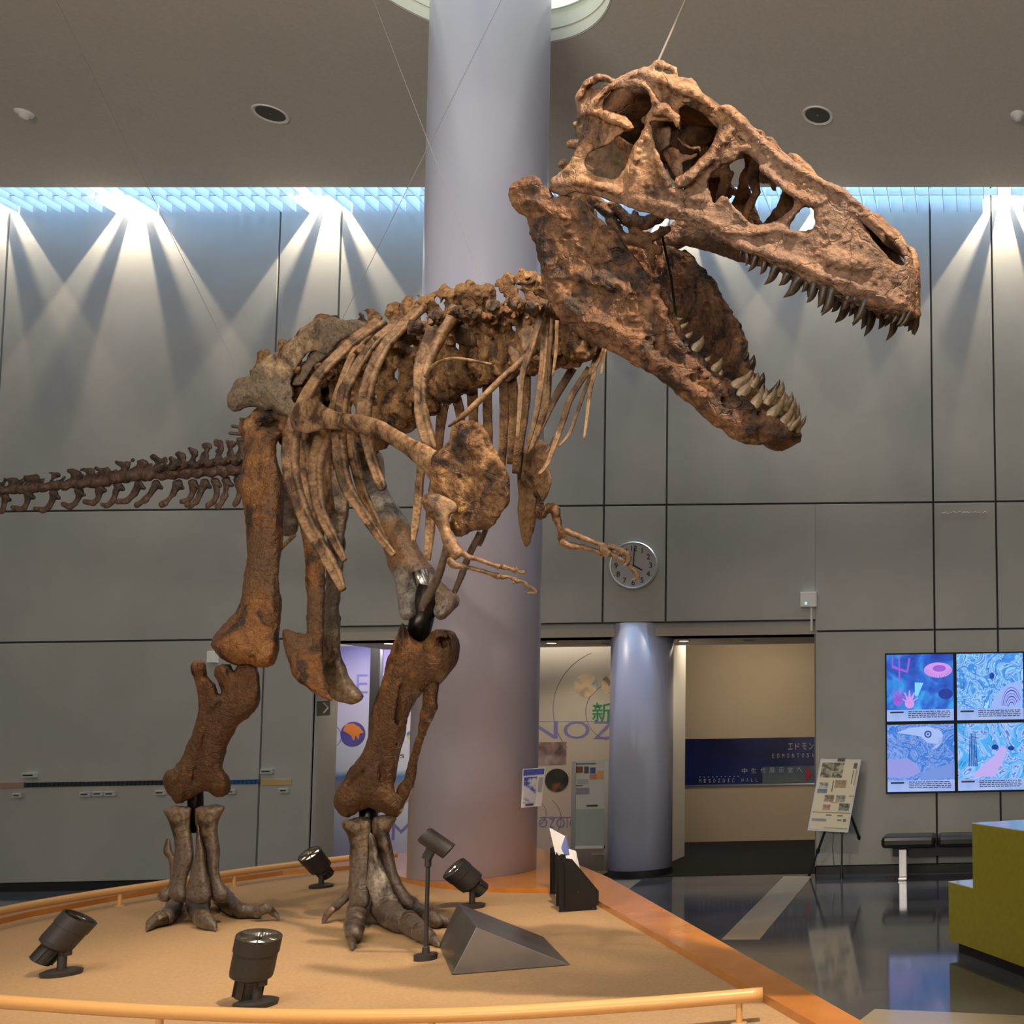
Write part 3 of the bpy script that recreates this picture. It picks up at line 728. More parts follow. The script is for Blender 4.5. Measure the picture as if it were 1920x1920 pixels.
# sutures and pits cut into the surface
pr += [CH(C2, 4, [(590, 540, 5, -16), (700, 600, 5, -16), (830, 700, 5, -16), (960, 720, 5, -16), (1060, 790, 5, -16), (1130, 810, 5, -16), (1180, 870, 5, -14), (1260, 950, 5, -12), (1330, 1010, 6, -10)], k=2, sub=True),
       CH(C2, 4, [(1390, 1140, 4, -6), (1490, 1270, 4, -6), (1540, 1420, 4, -6)], k=2, sub=True),
       CH(C1, 4, [(650, 1040, 5, -18), (760, 1090, 5, -18), (900, 1170, 5, -14)], k=2, sub=True),
       CH(C1, 4, [(900, 1050, 5, -16), (930, 1100, 5, -16), (960, 1150, 5, -14)], k=2, sub=True),
       CH(C1, 4, [(1195, 640, 6, -10), (1210, 740, 6, -14), (1240, 830, 6, -16)], k=2, sub=True),
       CH(C1, 4, [(1170, 955, 9, -14)], k=2, sub=True), CH(C1, 4, [(1190, 1020, 44, -40)], k=14, sub=True),
       CH(C1, 4, [(1490, 330, 14, -22), (1500, 420, 20, -20)], k=6, sub=True),
       CH(C1, 4, [(960, 270, 5, -14), (1080, 240, 5, -12), (1180, 235, 5, -10)], k=2, sub=True),
       CH(C1, 4, [(1560, 1310, 10, -16), (1620, 1290, 8, -16)], k=3, sub=True)]
rs = random.Random(3)
for i in range(30):          # row of nerve pits above the tooth line
    t = i/29; x = 1392+t*300; y = 452+t*112-10*math.sin(t*3.1)+rs.uniform(-7, 5)
    pr.append(chain([(x, y, -13+4*t, rs.uniform(1.4, 2.8))], k=1.5, sub=True))
skull, skull2 = bone('skull_side', pr, 0, m_skull, rx, vox=2.3, nz=((3.4, 26), (1.4, -13), (1.2, 5.5)), warp=wu, mirror=head_mirror)

# skull roof, snout roof, palate and braincase lie across the mid-plane
def head_lat(pts, n=8):   # pts: (px, py, half) on the near side plane -> world near/far pairs
    out = []
    for p in spline(pts, n):
        nr = wu(np.array([[p[0], p[1], 0.0]]))[0]; fr_ = head_mirror(nr[None])[0]; out.append((nr, fr_))
    return out
def roof(name, pts, arch, thick, material, n=8, m=14):
    L_ = head_lat(pts, n); v = []; f = []
    for (a, b) in L_:
        for k in range(m+1):
            t = k/m; q = a+(b-a)*t; q = q+np.array((0, 0, arch*4*t*(1-t)))
            q = q+0.012*np.array(mnoise.noise_vector(Vector(q*14)))
            v.append(q)
    for (a, b) in L_:
        for k in range(m+1):
            t = k/m; q = a+(b-a)*t; q = q+np.array((0, 0, arch*4*t*(1-t)-thick)); q = q+0.012*np.array(mnoise.noise_vector(Vector(q*9))); v.append(q)
    N = len(L_); K = m+1
    for i in range(N-1):
        for k in range(m):
            a = i*K+k; f.append((a, a+1, a+K+1, a+K)); c = N*K+a; f.append((c, c+K, c+K+1, c+1))
        for k in (0, m):
            a = i*K+k; c = N*K+a; f.append((a, a+K, c+K, c) if k == 0 else (c, c+K, a+K, a))
    for i in (0, N-1):
        for k in range(m):
            a = i*K+k; c = N*K+a; f.append((a, c, c+1, a+1) if i == 0 else (a+1, c+1, c, a))
    return mk(name, v, f, material, rx, smooth=True)
roof('skull_roof', [(1120, 195, 0), (1160, 150, 0), (1200, 136, 0), (1260, 142, 0), (1310, 170, 0), (1345, 202, 0)], .0, .07, m_jaw)  # dark jaw tone paints shade onto the underside seen through the openings
roof('snout_roof', [(1345, 202, 0), (1400, 240, 0), (1440, 275, 0), (1500, 318, 0), (1560, 354, 0), (1610, 386, 0), (1655, 430, 0)], .0, .05, m_skull)
roof('palate', [(1330, 430, 0), (1400, 448, 0), (1480, 490, 0), (1560, 528, 0), (1640, 560, 0), (1695, 572, 0)], .07, .04, m_jaw)
roof('snout_tip', [(1640, 555, 0), (1685, 565, 0), (1702, 560, 0), (1706, 520, 0), (1700, 490, 0)], .0, .03, m_skull, m=8)

def headcentre(x, y, off=0.0):     # pixel + lateral offset (metres to the near side) on the head frame
    rr = ray(x, y); t = ((HA-CAMP)@hl-off*KD)/(rr@hl); return CAMP+rr*t
def hb(name, prims, off, material, vox=2.6, nz=((2.5, 18), (1.6, 8)), mirror=None, label=None):
    return bone(name, prims, 0, material, rx, vox=vox, nz=nz, warp=head_warp([0, 2000], [off, off]), mirror=mirror, label=label)
# braincase block and added dark panels seen through the openings, crest behind
hb('braincase', [chain([(1150, 175, 0, 26), (1180, 210, 0, 30), (1210, 240, 0, 28), (1245, 240, 0, 26)], k=8), chain([(1180, 250, 0, 22), (1190, 300, 0, 16), (1170, 340, 0, 14)], k=8),
                 chain([(1250, 230, 0, 24), (1300, 250, 0, 18), (1330, 300, 0, 12)], k=8), plate([(1150, 160), (1330, 190), (1350, 240), (1300, 290), (1200, 300), (1130, 240)], T=26, rim=20)], 0.0, m_jaw)
hb('braincase', [plate([(1085, 215), (1120, 185), (1200, 170), (1240, 200), (1250, 330), (1200, 350), (1130, 345), (1085, 320)], T=10, rim=14, k=0), plate([(1255, 200), (1340, 205), (1352, 270), (1330, 320), (1290, 345), (1250, 320)], T=10, rim=14, k=0)], -0.02, m_dark, vox=3, nz=((5, 18), (3, 8)))  # added panels, coloured dark for the black shade inside the openings
hb('nuchal_crest', [chain([(1092, 212, 0, 6), (1086, 185, 0, 7), (1100, 158, 0, 8), (1122, 146, 0, 7), (1142, 150, 0, 6), (1160, 158, 0, 8)], k=3, flat=2.4),
                    plate([(1082, 200), (1095, 170), (1130, 165), (1160, 160), (1150, 200), (1110, 225), (1085, 215)], T=9, rim=8)], .10, m_skull, vox=2.3)
# strut and plates inside the openings
hb('inner_strut', [CH(C1, 4, [(1128, 385, 14), (1122, 440, 16), (1120, 520, 16), (1150, 590, 22), (1180, 560, 24), (1210, 500, 22)], k=4)], .20, m_skull, vox=2.2, nz=((1.2, 8),))
hb('orbit_plate', [plate(C1([(1195, 590), (1345, 605), (1345, 760), (1300, 800), (1265, 815), (1225, 740)]), T=5, rim=8, k=1)], .24, m_skull, vox=2.2, nz=((1.8, 8), (1, 4)))
hb('orbit_plate', [plate(C1([(1290, 830), (1330, 785), (1410, 795), (1425, 870), (1450, 975), (1420, 1010), (1385, 1010), (1340, 930)]), T=4, rim=7, k=1), plate(C1([(1425, 830), (1500, 840), (1560, 820), (1540, 860), (1470, 890), (1430, 900)]), T=3, rim=5, k=1)], .24, m_skull, vox=2.2, nz=((1.5, 7), (1, 4)))
hb('orbit_plate', [CH(C1, 4, [(1405, 715, 8), (1440, 755, 11), (1500, 790, 11), (1565, 790, 12), (1572, 815, 8)], k=2)], .26, m_skull, vox=2, nz=((.8, 7),))
hb('palate_bone', [chain([(1150, 385, 0, 10), (1175, 410, 0, 12), (1210, 420, 0, 12), (1240, 405, 0, 10)], k=5), chain([(1190, 400, 0, 6), (1188, 430, 0, 8), (1215, 450, 0, 10), (1250, 430, 0, 8)], k=5),
                   chain([(1165, 445, 0, 9), (1200, 455, 0, 10), (1235, 470, 0, 9)], k=5), chain([(1110, 372, 0, 10), (1140, 400, 0, 12), (1160, 440, 0, 10)], k=5), chain([(1215, 440, 0, 7), (1225, 500, 0, 7)], k=3)], .08, m_jaw, vox=2.2, nz=((2.4, 9), (1.4, 4)))
hb('palate_bone', [chain([(1420, 295, 0, 11), (1412, 330, 0, 12), (1418, 360, 0, 8), (1402, 395, 0, 8), (1395, 412, 0, 5)], k=5)], -.02, m_jaw, vox=2.2, nz=((1.5, 9),))
hb('palate_bone', [chain([(1358, 300, 0, 9), (1360, 340, 0, 10), (1350, 372, 0, 9)], k=5), chain([(1372, 325, 0, 4), (1362, 350, 0, 5)], k=3), chain([(1340, 320, 0, 14), (1310, 310, 0, 14)], k=5)], .0, m_jaw, vox=2.2, nz=((1.5, 9),))

# ---- lower jaw
jx_ = [950, 1000, 1100, 1220, 1330, 1400, 1450, 1488]; jw_ = [.335, .335, .315, .25, .165, .11, .07, .025]
wj = head_warp(jx_, jw_)
j_out = C1([(135, 1130), (160, 1085), (240, 1008), (330, 992), (380, 1040), (440, 1110), (470, 1150), (560, 1145), (650, 1195), (780, 1285), (880, 1390), (980, 1480), (1070, 1585), (1140, 1690), (1225, 1800)])
j_out += C3([(930, 190), (980, 240), (1010, 330), (1040, 400), (1060, 470), (1130, 570), (1200, 640), (1290, 730), (1380, 800), (1430, 850), (1500, 920), (1570, 950), (1640, 1000), (1690, 1050), (1735, 1108), (1640, 1150), (1500, 1165), (1400, 1150), (1280, 1080), (1180, 990), (1080, 900), (960, 800), (860, 720), (750, 660), (620, 600), (500, 540), (400, 490), (300, 410), (230, 300), (190, 150)])
j_out += C1([(375, 1700), (330, 1530), (290, 1380), (275, 1310), (220, 1290), (160, 1220)])
pj = [plate(j_out, w=6, T=13, t0=4, rim=20, k=0),
      CH(C1, 4, [(190, 1100, 46, 0), (260, 1070, 52, 0), (340, 1090, 46, -2), (400, 1150, 36, -2)], k=8),
      CH(C1, 4, [(230, 1180, 46, 0), (330, 1180, 40, -3), (450, 1250, 28, -5), (560, 1300, 16, -5)], k=8),
      CH(C1, 4, [(640, 1170, 14, -2), (760, 1290, 18, -4), (880, 1400, 22, -5), (980, 1510, 22, -5), (1080, 1640, 22, -5), (1180, 1790, 22, -5)], k=7),
      CH(C3, 3.31, [(240, 60, 36, -3), (270, 200, 34, -4), (330, 300, 40, -4), (450, 380, 44, -5), (600, 450, 44, -6), (760, 540, 44, -7), (900, 640, 44, -7), (1060, 760, 46, -7), (1200, 900, 46, -6), (1330, 1010, 46, -3), (1480, 1070, 44, 0), (1640, 1080, 30, 4)], k=14),
      CH(C3, 3.31, [(880, 240, 36, -8), (930, 340, 44, -10), (960, 430, 36, -9), (1000, 520, 34, -7), (1080, 620, 32, -6), (1200, 740, 34, -6), (1320, 850, 32, -4), (1440, 930, 30, -2), (1560, 1000, 28, 0), (1680, 1070, 22, 4)], k=10),
      CH(C3, 3.31, [(420, 120, 30, -1), (560, 160, 40, -2), (720, 200, 36, -4)], k=16),
      CH(C3, 3.31, [(210, 250, 7, -16), (290, 300, 7, -16), (400, 270, 8, -16), (480, 290, 7, -14), (620, 300, 8, -12), (780, 290, 9, -12), (800, 250, 8, -14)], k=3, sub=True),
      CH(C3, 3.31, [(375, 20, 5, -12), (370, 150, 6, -12), (400, 260, 6, -14)], k=3, sub=True),
      CH(C3, 3.31, [(790, 300, 22, -24), (850, 470, 34, -30), (940, 500, 34, -30), (1030, 420, 20, -26)], k=5, sub=True),
      CH(C3, 3.31, [(500, 440, 16, -24), (600, 470, 20, -24), (670, 500, 16, -24)], k=8, sub=True),
      CH(C1, 4, [(580, 1462, 22, -10)], k=4, sub=True)]
for i in range(26):
    t = i/25; x = 1310+t*160; y = 690+t*110+rs.uniform(-8, 8); pj.append(chain([(x, y, -14+14*t, rs.uniform(1.5, 3))], k=1.5, sub=True))
jaw, jaw2 = bone('jaw_side', pj, 0, m_jaw, rx, vox=2.6, nz=((4.2, 26), (3.0, -14), (1.3, 5)), warp=wj, mirror=head_mirror)

# ---- teeth (parts of skull side and jaw side)
def tooth(parent, side, c, sc, bx, by, tx, ty, wid, material, warpf, woff=4.0):
    p0 = c([(bx, by)])[0]; p2 = c([(tx, ty)])[0]
    dx, dy = p2[0]-p0[0], p2[1]-p0[1]; L_ = math.hypot(dx, dy)
    mx, my = (p0[0]+p2[0])/2, (p0[1]+p2[1])/2
    bow = .10*L_; nx, ny = -dy/(L_+1e-6), dx/(L_+1e-6); sgn = 1 if nx > 0 else -1
    p1 = (mx+nx*bow*sgn, my+ny*bow*sgn)
    start = (p0[0]-dx*.25, p0[1]-dy*.25)
    r = wid/sc
    pts = spline([(start[0], start[1], r*.9), (p0[0], p0[1], r), (p1[0], p1[1], r*.72), (p2[0], p2[1], r*.06)], 4)
    w3 = warpf(np.array([[q[0], q[1], woff] for q in pts]))
    s = np.linalg.norm(w3[0]-CAMP)/FPX
    if side: w3 = head_mirror(w3)
    MB().tube(w3, [max(q[2], .3)*s for q in pts], 10, flat=1.0).build('tooth', material, parent, smooth=True)
UT = [(440, 1245, 425, 1290, 14), (485, 1270, 472, 1355, 22), (545, 1300, 490, 1398, 24), (615, 1340, 580, 1420, 24), (695, 1380, 610, 1497, 32), (785, 1430, 720, 1502, 30), (865, 1470, 755, 1592, 38), (930, 1490, 890, 1552, 24), (985, 1510, 930, 1632, 34), (1060, 1540, 1010, 1668, 34), (1120, 1560, 1040, 1728, 38), (1240, 1600, 1190, 1687, 30), (1295, 1605, 1255, 1675, 26), (1370, 1630, 1270, 1788, 36), (1425, 1650, 1390, 1694, 20), (1480, 1665, 1465, 1700, 18), (1515, 1670, 1475, 1708, 18), (1565, 1685, 1510, 1752, 24), (1615, 1700, 1565, 1786, 24), (1660, 1710, 1602, 1803, 24), (1692, 1720, 1622, 1814, 22)]
for a, b_, c_, d_, w_ in UT:
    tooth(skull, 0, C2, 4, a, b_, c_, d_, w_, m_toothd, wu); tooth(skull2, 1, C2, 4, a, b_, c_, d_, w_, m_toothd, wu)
LT = [(1030, 395, 1062, 384, 12), (1055, 440, 1096, 408, 14), (1090, 500, 1122, 466, 16), (1140, 575, 1190, 493, 28), (1205, 650, 1235, 620, 16), (1262, 700, 1305, 630, 26), (1295, 735, 1300, 700, 14), (1395, 800, 1492, 706, 32), (1430, 850, 1500, 742, 34), (1500, 800, 1528, 722, 22), (1510, 920, 1556, 797, 34), (1570, 880, 1578, 815, 20), (1590, 900, 1638, 806, 26), (1610, 985, 1690, 855, 32), (1675, 1040, 1750, 900, 28), (1710, 1070, 1755, 978, 24), (1735, 1060, 1797, 978, 20)]
for a, b_, c_, d_, w_ in LT:
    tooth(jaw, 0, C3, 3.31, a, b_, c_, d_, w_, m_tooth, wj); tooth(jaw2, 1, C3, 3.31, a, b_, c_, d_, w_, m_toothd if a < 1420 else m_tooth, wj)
# ---- body: every chain below is (x px, y px, depth, radius px); depths in skeleton units
def dch(pts, base, flat=1.0, k=4, sub=False, sp=0):
    pts = [(p[0], p[1], (p[2]-base)*FPX/base, p[3]) for p in pts]
    if sp: pts = [tuple(q) for q in spline(pts, sp)]
    return chain(pts, flat=flat, k=k, sub=sub)
def bb(name, prims, base, material, parent=None, vox=2.8, nz=((2.0, 16), (1.0, 7)), label=None):
    return bone(name, prims, base, material, parent or rx, vox=vox, nz=nz, label=label)
def body_depth(x, y=None):      # depth of the body's mid-plane against the picture x
    return np.interp(x, [-400, 0, 300, 450, 560, 640, 780, 900, 1010, 1100], [8.5, 7.9, 7.55, 7.25, 6.95, 6.7, 6.1, 5.65, 5.25, 4.9])

# dorsal vertebrae: centrum, neural arch, spine, side processes
dors = [((600, 862), (600, 600), 6.85, 30), ((640, 842), (640, 606), 6.7, 30), ((690, 812), (672, 600), 6.5, 31), ((735, 780), (703, 594), 6.3, 31), ((780, 752), (738, 578), 6.1, 31), ((820, 728), (768, 570), 5.95, 31), ((858, 706), (800, 558), 5.8, 31),
        ((896, 690), (838, 545), 5.65, 31), ((934, 680), (870, 536), 5.5, 30), ((968, 672), (905, 540), 5.37, 29), ((1004, 665), (948, 524), 5.22, 28), ((1042, 660), (985, 520), 5.08, 27), ((1080, 655), (1022, 530), 4.95, 26)]
for i, (c, t, d, r) in enumerate(dors):
    r *= 1.14
    ux, uy = t[0]-c[0], t[1]-c[1]; L_ = math.hypot(ux, uy); ux /= L_; uy /= L_
    m_ = (c[0]+ux*L_*.42, c[1]+uy*L_*.42); px_ = -uy; py_ = ux
    if px_ < 0: px_, py_ = -px_, -py_
    W_ = lambda dd: dd*FPX/d
    pr = [chain([(c[0]-px_*14, c[1]-py_*14, W_(.06), r), (c[0], c[1], 0, r*.78), (c[0]+px_*14, c[1]+py_*14, W_(-.06), r)], k=5),
          chain([(c[0]+ux*r*.5, c[1]+uy*r*.5, 0, r*.72), (m_[0], m_[1], 0, r*.55), (c[0]+ux*L_*.62, c[1]+uy*L_*.62, 0, r*.42)], k=8),
          chain([(c[0]+ux*L_*.55, c[1]+uy*L_*.55, 0, 15), (c[0]+ux*L_*.8, c[1]+uy*L_*.8, 0, 14), (t[0], t[1]+8, 0, 15)], flat=.55, k=8),
          chain([(t[0]-8, t[1]+6, 0, 10), (t[0]+8, t[1]+2, 0, 11)], k=6),
          chain([(c[0]+ux*L_*.55, c[1]+uy*L_*.55, 0, 13), (c[0]+ux*L_*.62-22, c[1]+uy*L_*.62+4, W_(-.16), 11), (c[0]+ux*L_*.66-44, c[1]+uy*L_*.66+2, W_(-.30), 9)], flat=1.0, k=6),
          chain([(c[0]+ux*L_*.55, c[1]+uy*L_*.55, 0, 12), (c[0]+ux*L_*.60+26, c[1]+uy*L_*.60+14, W_(.2), 9)], k=6),
          chain([(m_[0]+px_*8, m_[1]+py_*8, W_(-.05), 10), (m_[0]+px_*30+ux*20, m_[1]+py_*30+uy*20, W_(-.12), 7)], k=5),
          chain([(c[0]+px_*0, c[1]+r*.95, W_(-.02), r*.30), (c[0]+px_*2, c[1]+r*.2, W_(-.11), r*.22)], k=3, sub=True)]
    bb('dorsal_vertebra', pr, d, m_vert, vox=2.8, nz=((6.0, 17), (4.5, -13), (3.0, 7)))
# neck behind the jaw
cerv = [(1108, 610, 4.86), (1108, 560, 4.8), (1104, 512, 4.75), (1100, 464, 4.7), (1098, 416, 4.65), (1098, 368, 4.6), (1102, 320, 4.55), (1112, 275, 4.5), (1128, 235, 4.42)]
for i, (x, y, d) in enumerate(cerv):
    pr = [chain([(x-2, y+12, 0, 21), (x, y-10, 0, 21)], k=5), chain([(x-6, y, 0, 14), (x-32, y-4, 0, 10), (x-46+(i % 2)*3, y-12+(i % 3)*6, 0, 9)], k=6),
          chain([(x-10, y, -10, 10), (x-26, y+14, -26, 8)], k=5), chain([(x, y+6, -10, 9), (x+6, y+22, -22, 6)], k=5)]
    bb('neck_vertebra', pr, d, m_vert, vox=3, nz=((3.5, 15), (2, 7)))

# hip: ilium plates either side, sacrum, pubis, ischium
il_out = C4([(45, 1140), (60, 1050), (100, 930), (200, 898), (300, 800), (400, 735), (500, 650), (580, 560), (680, 500), (830, 475), (960, 480), (1070, 512), (1050, 565), (960, 590), (860, 650), (780, 735), (720, 712), (640, 720), (575, 800), (520, 890), (490, 960), (515, 1010), (520, 1150), (500, 1230), (450, 1190), (380, 1150), (300, 1142), (240, 1130), (180, 1140), (120, 1155), (75, 1168)])
ild = lambda x, y: np.interp(x, [432, 560, 700], [6.75, 6.55, 6.2])
pr = [plate(il_out, w=0, T=13, t0=6, rim=22, k=0),
      CH(C4, 4, [(90, 1080, 60, 0), (180, 1020, 60, -4), (300, 1010, 50, -4), (430, 1060, 46, -4), (480, 1130, 40, -2)], k=14),
      CH(C4, 4, [(250, 860, 30, 0), (420, 740, 30, -2), (560, 620, 30, -3), (700, 530, 34, -2), (850, 505, 34, 0)], k=12),
      CH(C4, 4, [(340, 1060, 40, -8), (400, 1090, 30, -10), (450, 1170, 24, -8)], k=10),
      CH(C4, 4, [(150, 975, 24, -16), (170, 960, 20, -18)], k=8, sub=True), CH(C4, 4, [(300, 1035, 10, -16), (360, 1055, 10, -16)], k=5, sub=True),
      CH(C4, 4, [(520, 950, 14, -10), (560, 880, 20, -10), (640, 780, 24, -10)], k=10, sub=True)]
bb('ilium', pr, ild, m_il, vox=2.8, nz=((4.0, 26), (2.6, 10), (1.2, 5)))
bb('ilium', [plate(C4([(500, 960), (540, 880), (600, 790), (655, 715), (720, 705), (765, 745), (700, 800), (640, 880), (600, 970), (530, 975)]), T=8, rim=12), plate([(x+60, y+40) for x, y in il_out], w=FPX*.5/7.0, T=9, rim=20, k=0)], lambda x, y: ild(x, y)+.03, m_il, vox=3.4, nz=((4, 20), (2, 8)))
pr = [chain([(x, y, 0, r) for x, y, r in ((470, 800, 22), (520, 760, 26), (570, 720, 30), (620, 680, 30), (660, 650, 26))], k=6)]
pr += [chain([(500+i*32, 742-i*24, 0, 12), (478+i*38, 700-i*26, 0, 11), (500+i*34, 660-i*14, 0, 9)], k=6) for i in range(5)]
pr += [chain([(560, 720, 0, 24), (600, 790, -20, 22), (640, 840, -10, 24)], k=10), chain([(540, 760, 0, 20), (545, 820, -30, 22)], k=8)]
bb('sacrum', pr, 6.75, m_vert, vox=3.4, nz=((6, 20), (3.5, 8)))
for x0, y0, x1, y1 in ((488, 790, 452, 786), (470, 803, 436, 799), (460, 815, 432, 812), (474, 826, 446, 824)):
    bb('tail_process', [chain([(x0, y0, 0, 4), (x1, y1, -10, 3.2)], k=1)], 7.0, m_tail, vox=1.8, nz=((.8, 7),))

pub_n = [plate(C7([(540, 560), (600, 600), (700, 620), (745, 660), (755, 900), (765, 1100), (755, 1380), (745, 1500), (755, 1640), (765, 1730), (800, 1800), (812, 1842), (740, 1812), (640, 1742), (560, 1672), (520, 1560), (503, 1470), (500, 1396), (560, 1402), (610, 1412), (648, 1408), (645, 1300), (640, 1000), (605, 740), (560, 640)]), T=15, t0=5, rim=16, k=0),
         CH(C7, 3.31, [(640, 700, 26, -4), (690, 1000, 34, -6), (705, 1300, 36, -6), (700, 1500, 38, -6), (700, 1620, 36, -4), (760, 1780, 26, 0)], k=8)]
bb('pubis', pub_n, lambda x, y: np.interp(y, [940, 1320], [6.45, 6.15]), m_leg, vox=2.8, nz=((2.5, 20), (1.5, 8)))
pub_f = [plate(C7([(780, 380), (900, 440), (905, 640), (885, 800), (880, 1000), (860, 1150), (850, 1300), (855, 1430), (870, 1600), (935, 1735), (1002, 1802), (960, 1842), (860, 1850), (780, 1800), (745, 1700), (740, 1500), (750, 1300), (765, 1000), (770, 700)]), T=17, t0=5, rim=18, k=0),
         CH(C7, 3.31, [(830, 1620, 44, 0), (870, 1740, 54, -4), (940, 1800, 36, -4)], k=10)]
bb('pubis', pub_f, lambda x, y: np.interp(y, [860, 1320], [6.75, 6.4]), m_foot, vox=2.8, nz=((2.5, 20), (1.5, 8)))
bb('ischium', [plate(C7([(480, 480), (560, 500), (600, 600), (598, 740), (570, 800), (530, 812), (485, 790), (480, 640)]), T=12, rim=14, k=0)], 6.95, m_foot, vox=3)
bb('ischium', [chain([(552, 1003, 0, 4), (530, 1025, 10, 4), (505, 1060, 16, 3.5)], k=2)], 7.2, m_rib, vox=2, nz=((.6, 7),))

# right hind leg (left in view)
fem_n = C7([(290, 158), (340, 143), (400, 150), (482, 155), (486, 190), (462, 230), (466, 330), (480, 400), (492, 480), (500, 640), (490, 780), (478, 900), (480, 1100), (487, 1200), (487, 1350), (465, 1430), (450, 1480), (456, 1560), (440, 1600), (400, 1618), (335, 1632), (300, 1610), (240, 1600), (180, 1606), (110, 1578), (68, 1500), (85, 1440), (130, 1370), (200, 1290), (240, 1180), (258, 1050), (280, 920), (268, 750), (240, 590), (218, 490), (240, 400), (262, 280), (270, 200)])
pr = [plate(fem_n, T=34, t0=7, rim=36, k=0), CH(C7, 3.31, [(330, 200, 50, -6), (430, 190, 44, -4)], k=12), CH(C7, 3.31, [(270, 500, 50, -8), (300, 420, 40, -12)], k=14),
      CH(C7, 3.31, [(150, 1470, 80, -8), (260, 1500, 70, -10)], k=16), CH(C7, 3.31, [(380, 1540, 66, -8), (420, 1500, 50, -6)], k=14),
      CH(C7, 3.31, [(190, 1600, 14, -30), (260, 1570, 12, -34), (320, 1520, 10, -34)], k=5, sub=True), CH(C7, 3.31, [(300, 1640, 26, -20), (310, 1560, 18, -26)], k=8, sub=True)]
bb('femur', pr, lambda x, y: np.interp(y, [800, 1250], [6.6, 6.35]), m_leg, vox=3, nz=((5, 30, 2), (2.4, 9, 4), (1.2, 5)))
tib_n = C8([(310, 205), (345, 185), (385, 210), (388, 275), (440, 322), (462, 375), (480, 365), (470, 310), (442, 262), (460, 215), (530, 203), (552, 235), (600, 200), (680, 215), (697, 330), (690, 440), (640, 505), (590, 545), (545, 620), (505, 700), (482, 790), (502, 850), (527, 900), (508, 955), (450, 972), (390, 948), (350, 960), (290, 992), (220, 1000), (190, 970), (155, 915), (148, 855), (170, 820), (212, 808), (260, 730), (290, 640), (330, 540), (347, 450), (335, 330), (303, 250)])
pr = [plate(tib_n, T=26, t0=8, rim=26, k=0), CH(C8, 3.097, [(345, 215, 26, -4), (360, 300, 30, -6), (400, 350, 30, -6), (400, 420, 30, -6), (360, 560, 30, -8), (300, 740, 32, -10), (240, 880, 44, -8)], k=6),
      CH(C8, 3.097, [(500, 235, 36, -10)], k=6), CH(C8, 3.097, [(470, 880, 40, -8), (440, 910, 46, -8)], k=10), CH(C8, 3.097, [(180, 880, 36, -4), (240, 950, 40, -4)], k=10),
      CH(C8, 3.097, [(325, 880, 16, -27), (380, 640, 16, -27), (430, 490, 18, -27), (470, 430, 16, -24)], k=3, sub=True),
      CH(C8, 3.097, [(610, 300, 50, 8), (600, 420, 44, 8)], k=10)]
bb('tibia', pr, lambda x, y: np.interp(y, [1240, 1500], [6.4, 6.72]), m_leg, vox=2.8, nz=((4, 26, 2), (2.6, 9, 4), (1.2, 5)))
def dfoot(x, y): return dZ(x, y, PLAT)/KD
def steel(name, pts, r, m=m_steel, n=20):
    MB().tube([PR(*p) for p in pts], [q*KD for q in r] if not np.isscalar(r) else r*KD, n).build(name, m, rx, smooth=True)
steel('armature_rod', [(366, 1440, 6.8), (367, 1560, 6.8)], .045)
steel('armature_rod', [(470, 1215, 6.5), (455, 1300, 6.55)], .055)
steel('armature_rod', [(690, 1490, 6.72), (692, 1580, 6.72)], .055)
steel('armature_rod', [(806, 1098, 6.5), (772, 1240, 6.5)], .07)
steel('armature_sleeve', [(786, 1072, 6.5), (806, 1128, 6.5)], [.05, .055], m_chrome)

F8 = lambda p, d, **k: [(*C8([(q[0], q[1])])[0], d if len(q) < 4 else q[3], q[2]/3.097) for q in p]
def fch(pts, base, **k): return dch(F8(pts, base), base, **k)
b0 = 6.72
bb('metatarsal', [plate(C8([(165,1035),(200,1025),(300,1030),(306,1060),(300,1150),(318,1260),(322,1330),(292,1420),(276,1500),(280,1560),(232,1582),(175,1545),(188,1470),(204,1380),(208,1280),(195,1180),(170,1100),(142,1052)]), T=18, t0=4, rim=17, k=0)], b0+0, m_foot, vox=2.4, nz=((1.8, 18, 2), (1.6, 7, 4)))
bb('metatarsal', [plate(C8([(345,1130),(362,1200),(385,1300),(396,1400),(412,1480),(422,1550),(382,1592),(300,1582),(278,1540),(290,1450),(310,1380),(328,1300),(332,1220)]), T=18, t0=4, rim=17, k=0)], b0+-0.05, m_foot, vox=2.4, nz=((1.8, 18, 2), (1.6, 7, 4)))
bb('metatarsal', [plate(C8([(330,1040),(400,1026),(495,1022),(490,1060),(462,1110),(456,1180),(470,1280),(470,1380),(482,1450),(522,1530),(492,1590),(430,1572),(408,1480),(390,1380),(384,1300),(352,1220),(334,1130)]), T=18, t0=4, rim=17, k=0)], b0+0, m_foot, vox=2.4, nz=((1.8, 18, 2), (1.6, 7, 4)))
bb('metatarsal', [fch([(172, 1225, 14), (170, 1290, 26), (195, 1340, 22), (195, 1450, 16), (180, 1520, 22)], b0, sp=3)], b0+.08, m_foot, vox=2.4, nz=((1, 12),))
bb('toe_bone', [fch([(150, 1545, 42), (175, 1530, 30)], b0)], b0+.05, m_foot, vox=2.5)
